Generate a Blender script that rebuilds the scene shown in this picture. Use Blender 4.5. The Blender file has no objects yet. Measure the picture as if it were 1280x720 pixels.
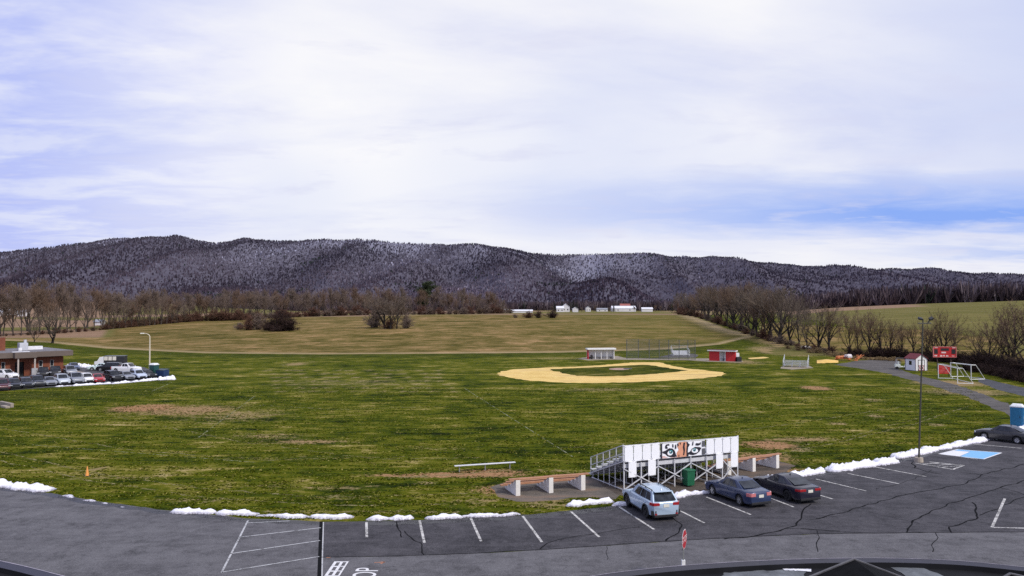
import bpy, bmesh, math, random
import numpy as np
from mathutils import Vector, Matrix, noise as mnoise

random.seed(7)
RNG = np.random.default_rng(7)
R = math.radians
scene = bpy.context.scene
COL = scene.collection

# ------------------------------------------------------------------ camera model
F = 950.0                      # focal length in photo pixels (1280 wide)
CAMZ = 12.0
PITCH = math.atan(22.0 / F)

def ray(px, py):
    u = (360.0 - py) / F
    return Vector(((px - 640.0) / F, math.cos(PITCH) - u * math.sin(PITCH), u * math.cos(PITCH) + math.sin(PITCH)))

def P(px, py, z=0.0):
    d = ray(px, py)
    t = (z - CAMZ) / d.z
    return Vector((d.x * t, d.y * t, z))

def sst(a, b, x):
    t = min(1.0, max(0.0, (x - a) / (b - a)))
    return t * t * (3 - 2 * t)

def interp(tab, x):
    if x <= tab[0][0]:
        return tab[0][1]
    for (a, b), (c, d) in zip(tab, tab[1:]):
        if x <= c:
            return b + (d - b) * (x - a) / (c - a)
    return tab[-1][1]

RISE = [(-1.2, 1.5), (-.55, 2.0), (-.4, 3.2), (-.3, 4.6), (-.1, 6.4), (.05, 6.6), (.22, 6.2), (.32, 7.0), (.42, 10.6), (.55, 13.2), (.68, 15.0), (1.2, 16.0)]
FARZ = [(-1.2, 3.0), (.3, 4.2), (.45, 6.0), (1.2, 8.0)]

def H(x, y):
    if y < 150:
        return 0.0
    az = x / max(y, 1.0)
    w = sst(186, 300, y) * .55 + sst(230, 450, y) * .45
    r = interp(RISE, az)
    f = interp(FARZ, az)
    z = r * w
    if y > 450:
        k = sst(450, 760, y)
        z = r * (1 - k) + f * k
    dx, dy = x + 440, y - 820
    z += 12.5 * math.exp(-(dx * dx / 150 ** 2 + dy * dy / 120 ** 2))
    if y > 200:
        z += .35 * mnoise.noise(Vector((x * .02, y * .02, 3.1))) * sst(200, 300, y)
    return z

def G(px, py, tmax=1500):
    d = ray(px, py)
    t = 20.0
    while t < tmax:
        x, y, z = d.x * t, d.y * t, CAMZ + d.z * t
        if z <= H(x, y):
            return Vector((x, y, H(x, y)))
        t += .5 if t < 250 else 1.0
    return Vector((d.x * tmax, d.y * tmax, H(d.x * tmax, d.y * tmax)))

# ------------------------------------------------------------------ materials
MATS = {}

def new_mat(name):
    m = bpy.data.materials.new(name)
    m.use_nodes = True
    nt = m.node_tree
    nt.nodes.clear()
    out = nt.nodes.new('ShaderNodeOutputMaterial')
    b = nt.nodes.new('ShaderNodeBsdfPrincipled')
    nt.links.new(b.outputs[0], out.inputs[0])
    return m, nt, b, out

def N(nt, typ, **kw):
    n = nt.nodes.new(typ)
    for k, v in kw.items():
        if k.startswith('i_'):
            key = k[2:]
            key = int(key) if key.isdigit() else key
            n.inputs[key].default_value = v
        else:
            setattr(n, k, v)
    return n

def L(nt, a, b):
    nt.links.new(a, b)

def mixc(nt, fac, a, b, blend='MIX'):
    n = nt.nodes.new('ShaderNodeMix')
    n.data_type = 'RGBA'
    n.blend_type = blend
    n.clamp_factor = True
    for sock, v in ((n.inputs[0], fac), (n.inputs[6], a), (n.inputs[7], b)):
        if hasattr(v, 'default_value') or hasattr(v, 'is_linked'):
            nt.links.new(v, sock)
        elif isinstance(v, (int, float)):
            sock.default_value = v
        else:
            sock.default_value = (*v, 1) if len(v) == 3 else v
    return n.outputs[2]

def math_(nt, op, a, b=None, clamp=False):
    n = nt.nodes.new('ShaderNodeMath')
    n.operation = op
    n.use_clamp = clamp
    for s, v in ((n.inputs[0], a), (n.inputs[1], b)):
        if v is None:
            continue
        if isinstance(v, (int, float)):
            s.default_value = v
        else:
            nt.links.new(v, s)
    return n.outputs[0]

def noise_(nt, vec, scale, detail=3, rough=.55, dist=0.0):
    n = N(nt, 'ShaderNodeTexNoise')
    n.inputs['Scale'].default_value = scale
    n.inputs['Detail'].default_value = detail
    n.inputs['Roughness'].default_value = rough
    n.inputs['Distortion'].default_value = dist
    if vec is not None:
        nt.links.new(vec, n.inputs['Vector'])
    return n.outputs['Fac']

def rng(nt, v, a, b, c=0.0, d=1.0):
    n = N(nt, 'ShaderNodeMapRange')
    n.clamp = True
    nt.links.new(v, n.inputs['Value'])
    for k, x in (('From Min', a), ('From Max', b), ('To Min', c), ('To Max', d)):
        n.inputs[k].default_value = x
    return n.outputs['Result']

def bump_(nt, bsdf, h, strength, dist):
    n = N(nt, 'ShaderNodeBump')
    n.inputs['Strength'].default_value = strength
    n.inputs['Distance'].default_value = dist
    nt.links.new(h, n.inputs['Height'])
    nt.links.new(n.outputs[0], bsdf.inputs['Normal'])

def mat(name, col, rough=.6, metal=0.0, var=.18, scale=3.0, bump=0.0, coat=0.0, dirt=None, spec=.5):
    """painted, metal or stone surface with uneven tone"""
    if name in MATS:
        return MATS[name]
    m, nt, b, out = new_mat(name)
    tc = N(nt, 'ShaderNodeTexCoord')
    v = tc.outputs['Object']
    f = noise_(nt, v, scale, 4, .6)
    f2 = noise_(nt, v, scale * 7, 3, .6)
    lo = tuple(c * (1 - var) for c in col)
    hi = tuple(min(1, c * (1 + var)) for c in col)
    c = mixc(nt, rng(nt, f, .3, .7), lo, hi)
    c = mixc(nt, rng(nt, f2, .35, .75, 0, .35), c, tuple(x * (1 - 1.4 * var) for x in col))
    if dirt:
        g = rng(nt, noise_(nt, v, scale * 2.3, 5, .7), .55, .72, 0, dirt[1])
        c = mixc(nt, g, c, dirt[0])
    L(nt, c, b.inputs['Base Color'])
    b.inputs['Roughness'].default_value = rough
    b.inputs['Metallic'].default_value = metal
    b.inputs['Specular IOR Level'].default_value = spec
    if coat:
        b.inputs['Coat Weight'].default_value = coat
        b.inputs['Coat Roughness'].default_value = .08
    if bump:
        bump_(nt, b, f2, bump, .02)
    MATS[name] = m
    return m

def ramp(nt, fac, stops):
    cr = N(nt, 'ShaderNodeValToRGB')
    el = cr.color_ramp.elements
    while len(el) < len(stops):
        el.new(.5)
    for e, (p, c) in zip(el, stops):
        e.position = p
        e.color = (*c, 1)
    L(nt, fac, cr.inputs[0])
    return cr.outputs[0]

def grass_color(nt, pos, dark=1.0):
    mp = N(nt, 'ShaderNodeMapping')
    mp.inputs['Scale'].default_value = (.30, 1.0, 1)
    mp.inputs['Rotation'].default_value = (0, 0, R(-5))
    L(nt, pos, mp.inputs[0])
    big = noise_(nt, pos, .045, 3, .5)
    clump = noise_(nt, pos, .26, 9, .80, .2)
    fine = noise_(nt, mp.outputs[0], 1.0, 6, .74, .4)
    lng = noise_(nt, mp.outputs[0], .24, 5, .66, .6)
    grit = noise_(nt, pos, 3.6, 4, .8)
    v = math_(nt, 'ADD', math_(nt, 'MULTIPLY', clump, .42), math_(nt, 'MULTIPLY', fine, .34))
    v = math_(nt, 'ADD', v, math_(nt, 'MULTIPLY', grit, .24))
    v = math_(nt, 'ADD', v, math_(nt, 'MULTIPLY', math_(nt, 'SUBTRACT', lng, .5), .38))
    v = math_(nt, 'ADD', v, math_(nt, 'MULTIPLY', math_(nt, 'SUBTRACT', big, .5), .12))
    d = lambda c: tuple(x * dark for x in c)
    c = ramp(nt, v, [(.39, d((.005, .010, .0003))), (.445, d((.028, .043, .0008))), (.495, d((.070, .086, .0018))), (.54, d((.115, .115, .007))), (.588, d((.24, .20, .05))), (.64, d((.46, .35, .17)))])
    return c, fine, grit, lng

def make_ground_mat():
    m, nt, b, out = new_mat('grass_ground')
    geo = N(nt, 'ShaderNodeNewGeometry')
    pos = geo.outputs['Position']
    c, fine, grit, mid = grass_color(nt, pos)
    # bare and worn soil
    at = N(nt, 'ShaderNodeAttribute', attribute_name='bare')
    bn = noise_(nt, pos, 1.6, 5, .7)
    bm_ = math_(nt, 'ADD', at.outputs['Fac'], math_(nt, 'MULTIPLY', math_(nt, 'SUBTRACT', math_(nt, 'ADD', math_(nt, 'MULTIPLY', bn, .4), math_(nt, 'ADD', math_(nt, 'MULTIPLY', fine, .35), math_(nt, 'MULTIPLY', grit, .25))), .5), 3.6))
    soil = mixc(nt, rng(nt, grit, .35, .65), (.20, .098, .042), (.46, .27, .14))
    sep = N(nt, 'ShaderNodeAttribute', attribute_name='red')
    soil2 = mixc(nt, rng(nt, grit, .35, .65), (.17, .13, .05), (.36, .29, .15))
    soil = mixc(nt, sep.outputs['Fac'], soil2, soil)
    c = mixc(nt, rng(nt, bm_, .30, .62), c, soil)
    # darker green grass by the hay, and the lot bank's painted shade
    lu = N(nt, 'ShaderNodeAttribute', attribute_name='dark_grass_shade')
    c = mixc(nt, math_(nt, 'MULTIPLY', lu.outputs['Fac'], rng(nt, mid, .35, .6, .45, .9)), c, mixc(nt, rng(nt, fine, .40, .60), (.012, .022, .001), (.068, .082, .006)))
    # hay field
    hy = N(nt, 'ShaderNodeAttribute', attribute_name='hay')
    mp = N(nt, 'ShaderNodeMapping')
    mp.inputs['Scale'].default_value = (.12, .75, 1)
    L(nt, pos, mp.inputs[0])
    h1 = noise_(nt, mp.outputs[0], .22, 5, .65, .6)
    h2 = noise_(nt, mp.outputs[0], 1.1, 4, .7)
    hb_ = noise_(nt, pos, .035, 4, .6, .8)
    hcl = noise_(nt, pos, .11, 9, .8, .3)
    hv = math_(nt, 'ADD', math_(nt, 'MULTIPLY', hcl, .40), math_(nt, 'MULTIPLY', h2, .30))
    hv = math_(nt, 'ADD', hv, math_(nt, 'ADD', math_(nt, 'MULTIPLY', h1, .16), math_(nt, 'MULTIPLY', hb_, .14)))
    hc = ramp(nt, hv, [(.40, (.030, .028, .004)), (.455, (.082, .070, .012)), (.50, (.155, .116, .034)), (.545, (.26, .170, .070)), (.61, (.46, .28, .145))])
    hfac = rng(nt, math_(nt, 'ADD', hy.outputs['Fac'], math_(nt, 'MULTIPLY', math_(nt, 'SUBTRACT', h2, .5), 5.0)), -.6, .8)
    gh = N(nt, 'ShaderNodeAttribute', attribute_name='greenhay')
    hc = mixc(nt, math_(nt, 'MULTIPLY', gh.outputs['Fac'], rng(nt, h2, .35, .6, .9, .35)), hc, mixc(nt, rng(nt, h1, .4, .6), (.072, .080, .009), (.165, .14, .032)))
    hedge_ = math_(nt, 'MULTIPLY', rng(nt, hy.outputs['Fac'], -1.5, 1.0), rng(nt, hy.outputs['Fac'], 7.0, 2.5))
    hc = mixc(nt, math_(nt, 'MULTIPLY', hedge_, .75), hc, (.36, .27, .15))
    c = mixc(nt, hfac, c, hc)
    # farther fields
    ta = N(nt, 'ShaderNodeAttribute', attribute_name='field')
    tcol = mixc(nt, rng(nt, h1, .3, .7), (.20, .13, .08), (.31, .20, .13))
    gcol = mixc(nt, rng(nt, h1, .3, .7), (.100, .098, .022), (.185, .155, .055))
    c = mixc(nt, rng(nt, ta.outputs['Fac'], .1, .2), c, gcol)
    c = mixc(nt, rng(nt, ta.outputs['Fac'], .6, .7), c, tcol)
    L(nt, c, b.inputs['Base Color'])
    b.inputs['Roughness'].default_value = 1
    b.inputs['Specular IOR Level'].default_value = .05
    bump_(nt, b, math_(nt, 'ADD', fine, math_(nt, 'MULTIPLY', grit, .7)), .9, .18)
    return m

def make_infield_grass():
    m, nt, b, out = new_mat('infield_grass')
    geo = N(nt, 'ShaderNodeNewGeometry')
    c, fine, grit, mid = grass_color(nt, geo.outputs['Position'], .68)
    L(nt, c, b.inputs['Base Color'])
    b.inputs['Roughness'].default_value = 1
    b.inputs['Specular IOR Level'].default_value = .05
    return m

def soil_mat(name, a, b_, scale=1.2, streak=True, rough=.95, patch=None):
    if name in MATS:
        return MATS[name]
    m, nt, b, out = new_mat(name)
    geo = N(nt, 'ShaderNodeNewGeometry')
    mp = N(nt, 'ShaderNodeMapping')
    mp.inputs['Scale'].default_value = (.4, 1.2, 1) if streak else (1, 1, 1)
    L(nt, geo.outputs['Position'], mp.inputs[0])
    v = mp.outputs[0]
    n1 = noise_(nt, v, scale * .25, 4, .6)
    n2 = noise_(nt, v, scale * 2, 5, .7)
    n3 = noise_(nt, geo.outputs['Position'], scale * 9, 3, .7)
    c = mixc(nt, rng(nt, n1, .35, .65), a, b_)
    c = mixc(nt, rng(nt, n2, .52, .72, 0, .7), c, tuple(min(1, x * 1.35) for x in b_))
    c = mixc(nt, rng(nt, n3, .5, .34, 0, .8), c, tuple(x * .45 for x in a))
    if patch:
        c = mixc(nt, rng(nt, n1, .52, .62, 0, .75), c, patch)
    L(nt, c, b.inputs['Base Color'])
    b.inputs['Roughness'].default_value = rough
    b.inputs['Specular IOR Level'].default_value = .15
    bump_(nt, b, n3, .5, .04)
    MATS[name] = m
    return m

def asphalt_mat(name, base, light, streakrot=0.0):
    m, nt, b, out = new_mat(name)
    geo = N(nt, 'ShaderNodeNewGeometry')
    pos = geo.outputs['Position']
    mp = N(nt, 'ShaderNodeMapping')
    mp.inputs['Scale'].default_value = (.25, 1.3, 1)
    mp.inputs['Rotation'].default_value = (0, 0, streakrot)
    L(nt, pos, mp.inputs[0])
    n1 = noise_(nt, pos, .22, 4, .6)
    n2 = noise_(nt, mp.outputs[0], .8, 6, .72, .3)
    n3 = noise_(nt, pos, 14, 4, .85)
    n4 = noise_(nt, pos, 3.2, 5, .75)
    n5 = noise_(nt, pos, .9, 9, .82, .3)
    c = mixc(nt, rng(nt, n1, .35, .65), base, tuple((a + b_) / 2 for a, b_ in zip(base, light)))
    c = mixc(nt, rng(nt, n5, .50, .36, 0, .8), c, tuple(x * .35 for x in base))
    c = mixc(nt, rng(nt, n5, .52, .66, 0, .7), c, tuple(x * 1.15 for x in light))
    c = mixc(nt, rng(nt, n2, .5, .72, 0, .8), c, light)
    c = mixc(nt, rng(nt, n2, .45, .3, 0, .6), c, tuple(x * .5 for x in base))
    c = mixc(nt, rng(nt, n4, .55, .74, 0, .55), c, tuple(x * 1.25 for x in light))
    c = mixc(nt, rng(nt, n3, .5, .34, 0, .75), c, tuple(x * .42 for x in base))
    c = mixc(nt, rng(nt, n3, .53, .68, 0, .6), c, tuple(x * 1.35 for x in light))
    L(nt, c, b.inputs['Base Color'])
    b.inputs['Roughness'].default_value = .85
    b.inputs['Specular IOR Level'].default_value = .25
    bump_(nt, b, n3, .35, .01)
    return m

def worn_paint(name, col, wear=.45, scale=5):
    """road paint with the asphalt showing through worn gaps"""
    if name in MATS:
        return MATS[name]
    m, nt, b, out = new_mat(name)
    geo = N(nt, 'ShaderNodeNewGeometry')
    n1 = noise_(nt, geo.outputs['Position'], scale, 5, .75)
    n2 = noise_(nt, geo.outputs['Position'], .9, 2, .5)
    c = mixc(nt, rng(nt, n1, .3, .7), tuple(x * .75 for x in col), col)
    L(nt, c, b.inputs['Base Color'])
    b.inputs['Roughness'].default_value = .8
    tr = N(nt, 'ShaderNodeBsdfTransparent')
    mx = N(nt, 'ShaderNodeMixShader')
    f = math_(nt, 'ADD', math_(nt, 'MULTIPLY', n1, .65), math_(nt, 'MULTIPLY', n2, .35))
    L(nt, rng(nt, f, wear - .08, wear + .08), mx.inputs[0])
    L(nt, tr.outputs[0], mx.inputs[1])
    L(nt, b.outputs[0], mx.inputs[2])
    L(nt, mx.outputs[0], out.inputs[0])
    MATS[name] = m
    return m

def mesh_fence_mat(name, col, fac):
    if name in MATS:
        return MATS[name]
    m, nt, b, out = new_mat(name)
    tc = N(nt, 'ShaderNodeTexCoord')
    n1 = noise_(nt, tc.outputs['Object'], 6, 2)
    L(nt, mixc(nt, n1, tuple(x * .7 for x in col), col), b.inputs['Base Color'])
    b.inputs['Metallic'].default_value = .3
    b.inputs['Roughness'].default_value = .5
    tr = N(nt, 'ShaderNodeBsdfTransparent')
    mx = N(nt, 'ShaderNodeMixShader')
    L(nt, rng(nt, n1, .3, .7, fac * .8, fac * 1.2), mx.inputs[0])
    L(nt, tr.outputs[0], mx.inputs[1])
    L(nt, b.outputs[0], mx.inputs[2])
    L(nt, mx.outputs[0], out.inputs[0])
    MATS[name] = m
    return m

def glass_mat():
    m, nt, b, out = new_mat('car_glass')
    tc = N(nt, 'ShaderNodeTexCoord')
    n1 = noise_(nt, tc.outputs['Object'], 2.5, 3)
    L(nt, mixc(nt, rng(nt, n1, .4, .65), (.006, .007, .009), (.03, .034, .04)), b.inputs['Base Color'])
    b.inputs['Roughness'].default_value = .08
    b.inputs['Specular IOR Level'].default_value = .5
    return m

def paint(name, col, metal=.15, rough=.30):
    return mat('paint_' + name, col, rough, metal, .04, 2.0, 0, .3)

def attr_mat(name, attr, cols, rough=1.0, nscale=0.0):
    """colour picked per face from a stored value (0..1)"""
    m, nt, b, out = new_mat(name)
    at = N(nt, 'ShaderNodeAttribute', attribute_name=attr)
    cr = N(nt, 'ShaderNodeValToRGB')
    el = cr.color_ramp.elements
    while len(el) < len(cols):
        el.new(.5)
    for e, (p, c) in zip(el, cols):
        e.position = p
        e.color = (*c, 1)
    L(nt, at.outputs['Fac'], cr.inputs[0])
    L(nt, cr.outputs[0], b.inputs['Base Color'])
    b.inputs['Roughness'].default_value = rough
    b.inputs['Specular IOR Level'].default_value = .05
    return m

# ------------------------------------------------------------------ mesh helpers
class MB:
    def __init__(self):
        self.v, self.f, self.mi, self.cur = [], [], [], 0
    def add(self, vs, fs):
        o = len(self.v)
        self.v += [tuple(p) for p in vs]
        for f in fs:
            self.f.append(tuple(i + o for i in f))
            self.mi.append(self.cur)
        return self
    def box(self, c, s, rz=0.0, M=None, taper=1.0):
        x, y, z = (k / 2 for k in s)
        t = taper
        vs = [Vector(p) for p in ((-x, -y, -z), (x, -y, -z), (x, y, -z), (-x, y, -z), (-x * t, -y * t, z), (x * t, -y * t, z), (x * t, y * t, z), (-x * t, y * t, z))]
        rot = M if M is not None else Matrix.Rotation(rz, 3, 'Z')
        c = Vector(c)
        return self.add([c + rot @ p for p in vs], [(0, 3, 2, 1), (4, 5, 6, 7), (0, 1, 5, 4), (1, 2, 6, 5), (2, 3, 7, 6), (3, 0, 4, 7)])
    def beam(self, p, q, w, h=None):
        p, q = Vector(p), Vector(q)
        h = h or w
        d = (q - p)
        l = d.length
        d.normalize()
        up = Vector((0, 0, 1)) if abs(d.z) < .95 else Vector((0, 1, 0))
        s = d.cross(up).normalized()
        u = s.cross(d)
        M = Matrix((d, s, u)).transposed()
        return self.box((p + q) / 2, (l, w, h), M=M)
    def tube(self, p, q, r0, r1=None, n=8, cap=True):
        p, q = Vector(p), Vector(q)
        r1 = r0 if r1 is None else r1
        d = (q - p).normalized()
        up = Vector((0, 0, 1)) if abs(d.z) < .95 else Vector((0, 1, 0))
        s = d.cross(up).normalized()
        u = s.cross(d)
        vs = []
        for c, r in ((p, r0), (q, r1)):
            for i in range(n):
                a = 2 * math.pi * i / n
                vs.append(c + (s * math.cos(a) + u * math.sin(a)) * r)
        fs = [(i, (i + 1) % n, n + (i + 1) % n, n + i) for i in range(n)]
        if cap:
            fs += [tuple(range(n - 1, -1, -1)), tuple(range(n, 2 * n))]
        return self.add(vs, fs)
    def path(self, pts, rs, n=8):
        for (a, b), (r0, r1) in zip(zip(pts, pts[1:]), zip(rs, rs[1:])):
            self.tube(a, b, r0, r1, n)
        return self
    def lathe(self, prof, n=20, c=(0, 0, 0)):
        vs, c = [], Vector(c)
        for r, z in prof:
            for i in range(n):
                a = 2 * math.pi * i / n
                vs.append(c + Vector((r * math.cos(a), r * math.sin(a), z)))
        fs = []
        for k in range(len(prof) - 1):
            for i in range(n):
                j = (i + 1) % n
                fs.append((k * n + i, k * n + j, (k + 1) * n + j, (k + 1) * n + i))
        fs += [tuple(range(n - 1, -1, -1)), tuple((len(prof) - 1) * n + i for i in range(n))]
        return self.add(vs, fs)
    def poly(self, pts):
        return self.add(pts, [tuple(range(len(pts)))])
    def prism(self, pts, z0, z1):
        n = len(pts)
        vs = [(p[0], p[1], z0) for p in pts] + [(p[0], p[1], z1) for p in pts]
        return self.add(vs, [tuple(range(n - 1, -1, -1)), tuple(range(n, 2 * n))] + [(i, (i + 1) % n, n + (i + 1) % n, n + i) for i in range(n)])
    def extr(self, pts, off):
        n = len(pts)
        off = Vector(off)
        vs = [Vector(p) for p in pts] + [Vector(p) + off for p in pts]
        return self.add(vs, [tuple(range(n - 1, -1, -1)), tuple(range(n, 2 * n))] + [(i, (i + 1) % n, n + (i + 1) % n, n + i) for i in range(n)])
    def build(self, name, mats, parent=None, smooth=False, bevel=0.0, seg=2, normals=True, angle=40):
        me = bpy.data.meshes.new(name)
        me.from_pydata(self.v, [], self.f)
        mats = mats if isinstance(mats, (list, tuple)) else [mats]
        for m in mats:
            me.materials.append(m)
        me.polygons.foreach_set('material_index', self.mi)
        if normals or bevel:
            bm = bmesh.new()
            bm.from_mesh(me)
            if normals:
                bmesh.ops.recalc_face_normals(bm, faces=bm.faces)
            if bevel:
                bmesh.ops.bevel(bm, geom=list(bm.edges), offset=bevel, segments=seg, affect='EDGES', profile=.6, clamp_overlap=True)
            bm.to_mesh(me)
            bm.free()
        if smooth:
            me.polygons.foreach_set('use_smooth', [True] * len(me.polygons))
            try:
                me.set_sharp_from_angle(angle=R(angle))
            except Exception:
                pass
        o = bpy.data.objects.new(name, me)
        COL.objects.link(o)
        if parent:
            o.parent = parent
        return o

def tag(o, label=None, cat=None, group=None, kind=None):
    for k, v in (('label', label), ('category', cat), ('group', group), ('kind', kind)):
        if v:
            o[k] = v
    return o

def thing(name, label, cat, loc, rz=0.0, group=None, scale=1.0):
    o = bpy.data.objects.new(name, None)
    o.empty_display_size = .3
    COL.objects.link(o)
    o.location = loc
    o.rotation_euler = (0, 0, rz)
    o.scale = (scale,) * 3 if isinstance(scale, (int, float)) else scale
    return tag(o, label, cat, group)

def copy_thing(root, loc, rz, scale, label=None, group=None, name=None):
    r = root.copy()
    COL.objects.link(r)
    if name:
        r.name = name
    r.location, r.rotation_euler = loc, (0, 0, rz)
    r.scale = (scale,) * 3 if isinstance(scale, (int, float)) else scale
    if label:
        r['label'] = label
    if group:
        r['group'] = group
    for ch in list(root.children):
        c = ch.copy()
        COL.objects.link(c)
        c.parent = r
        for g in list(ch.children):
            d = g.copy()
            COL.objects.link(d)
            d.parent = c
    return r

def np_mesh(name, verts, faces, mats, parent=None, attrs=None, domain='FACE', smooth=False):
    """verts (n,3) array; faces (m,k) array"""
    me = bpy.data.meshes.new(name)
    nv, (nf, k) = len(verts), faces.shape
    me.vertices.add(nv)
    me.vertices.foreach_set('co', np.ascontiguousarray(verts, dtype=np.float32).ravel())
    me.loops.add(nf * k)
    me.loops.foreach_set('vertex_index', np.ascontiguousarray(faces, dtype=np.int32).ravel())
    me.polygons.add(nf)
    me.polygons.foreach_set('loop_start', np.arange(0, nf * k, k, dtype=np.int32))
    me.polygons.foreach_set('loop_total', np.full(nf, k, dtype=np.int32))
    for m in mats if isinstance(mats, (list, tuple)) else [mats]:
        me.materials.append(m)
    me.update(calc_edges=True)
    for an, av in (attrs or {}).items():
        a = me.attributes.new(an, 'FLOAT', domain)
        a.data.foreach_set('value', np.ascontiguousarray(av, dtype=np.float32))
    if smooth:
        me.polygons.foreach_set('use_smooth', [True] * nf)
    me.validate()
    o = bpy.data.objects.new(name, me)
    COL.objects.link(o)
    if parent:
        o.parent = parent
    return o

def sheet(name, pts, z, m, kind='structure', jitter=0.0, sub=1.0, label=None, cat=None, group=None):
    """flat outline (world points) at height z, its edge broken up by noise"""
    out = []
    n = len(pts)
    for i in range(n):
        a, b = Vector(pts[i][:2]), Vector(pts[(i + 1) % n][:2])
        l = (b - a).length
        k = max(1, min(80, int(l / sub))) if jitter else 1
        nrm = Vector((-(b - a).y, (b - a).x)).normalized() if l > 0 else Vector((0, 0))
        for j in range(k):
            p = a.lerp(b, j / k)
            if jitter:
                p = p + nrm * jitter * 2 * mnoise.noise(Vector((p.x * 1.1 / sub, p.y * 1.1 / sub, z * 100)))
            out.append((p.x, p.y, z))
    me = bpy.data.meshes.new(name)
    bm = bmesh.new()
    vs = [bm.verts.new(p) for p in out]
    f = bm.faces.new(vs)
    bmesh.ops.recalc_face_normals(bm, faces=bm.faces)
    bmesh.ops.triangulate(bm, faces=bm.faces, ngon_method='EAR_CLIP')
    for f in bm.faces:
        if f.normal.z < 0:
            f.normal_flip()
    bm.to_mesh(me)
    bm.free()
    me.materials.append(m)
    o = bpy.data.objects.new(name, me)
    COL.objects.link(o)
    return tag(o, label, cat, group, kind)

def strip_verts(pts, w, z, mb, taper=False):
    pts = [Vector((p[0], p[1])) for p in pts]
    n = len(pts)
    vs = []
    for i, p in enumerate(pts):
        d = (pts[min(i + 1, n - 1)] - pts[max(i - 1, 0)]).normalized()
        s = Vector((-d.y, d.x)) * w / 2
        if taper:
            s = s * (.5 + .8 * abs(mnoise.noise(Vector((p.x * 2, p.y * 2, 1)))))
        vs += [(p.x + s.x, p.y + s.y, z), (p.x - s.x, p.y - s.y, z)]
    mb.add(vs, [(2 * i, 2 * i + 1, 2 * i + 3, 2 * i + 2) for i in range(n - 1)])

def wiggle(pts, step=.5, amp=.12, seed=0):
    out = []
    for a, b in zip(pts, pts[1:]):
        a, b = Vector(a[:2]), Vector(b[:2])
        k = max(1, int((b - a).length / step))
        for j in range(k):
            p = a.lerp(b, j / k)
            out.append((p.x + amp * mnoise.noise(Vector((p.x * .9, p.y * .9, seed))), p.y + amp * mnoise.noise(Vector((p.x * .9, p.y * .9, seed + 9.7)))))
    out.append(tuple(pts[-1][:2]))
    return out

def text_mesh(body, size, name, m, parent):
    cu = bpy.data.curves.new('lettering_curve', 'FONT')
    cu.body = body
    cu.size = size
    cu.align_x = 'CENTER'
    cu.align_y = 'CENTER'
    tmp = bpy.data.objects.new('lettering_tmp', cu)
    COL.objects.link(tmp)
    bpy.context.view_layer.update()
    dg = bpy.context.evaluated_depsgraph_get()
    me = bpy.data.meshes.new_from_object(tmp.evaluated_get(dg))
    bpy.data.objects.remove(tmp)
    me.materials.clear()
    me.materials.append(m)
    o = bpy.data.objects.new(name, me)
    COL.objects.link(o)
    if parent:
        o.parent = parent
    return o

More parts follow.
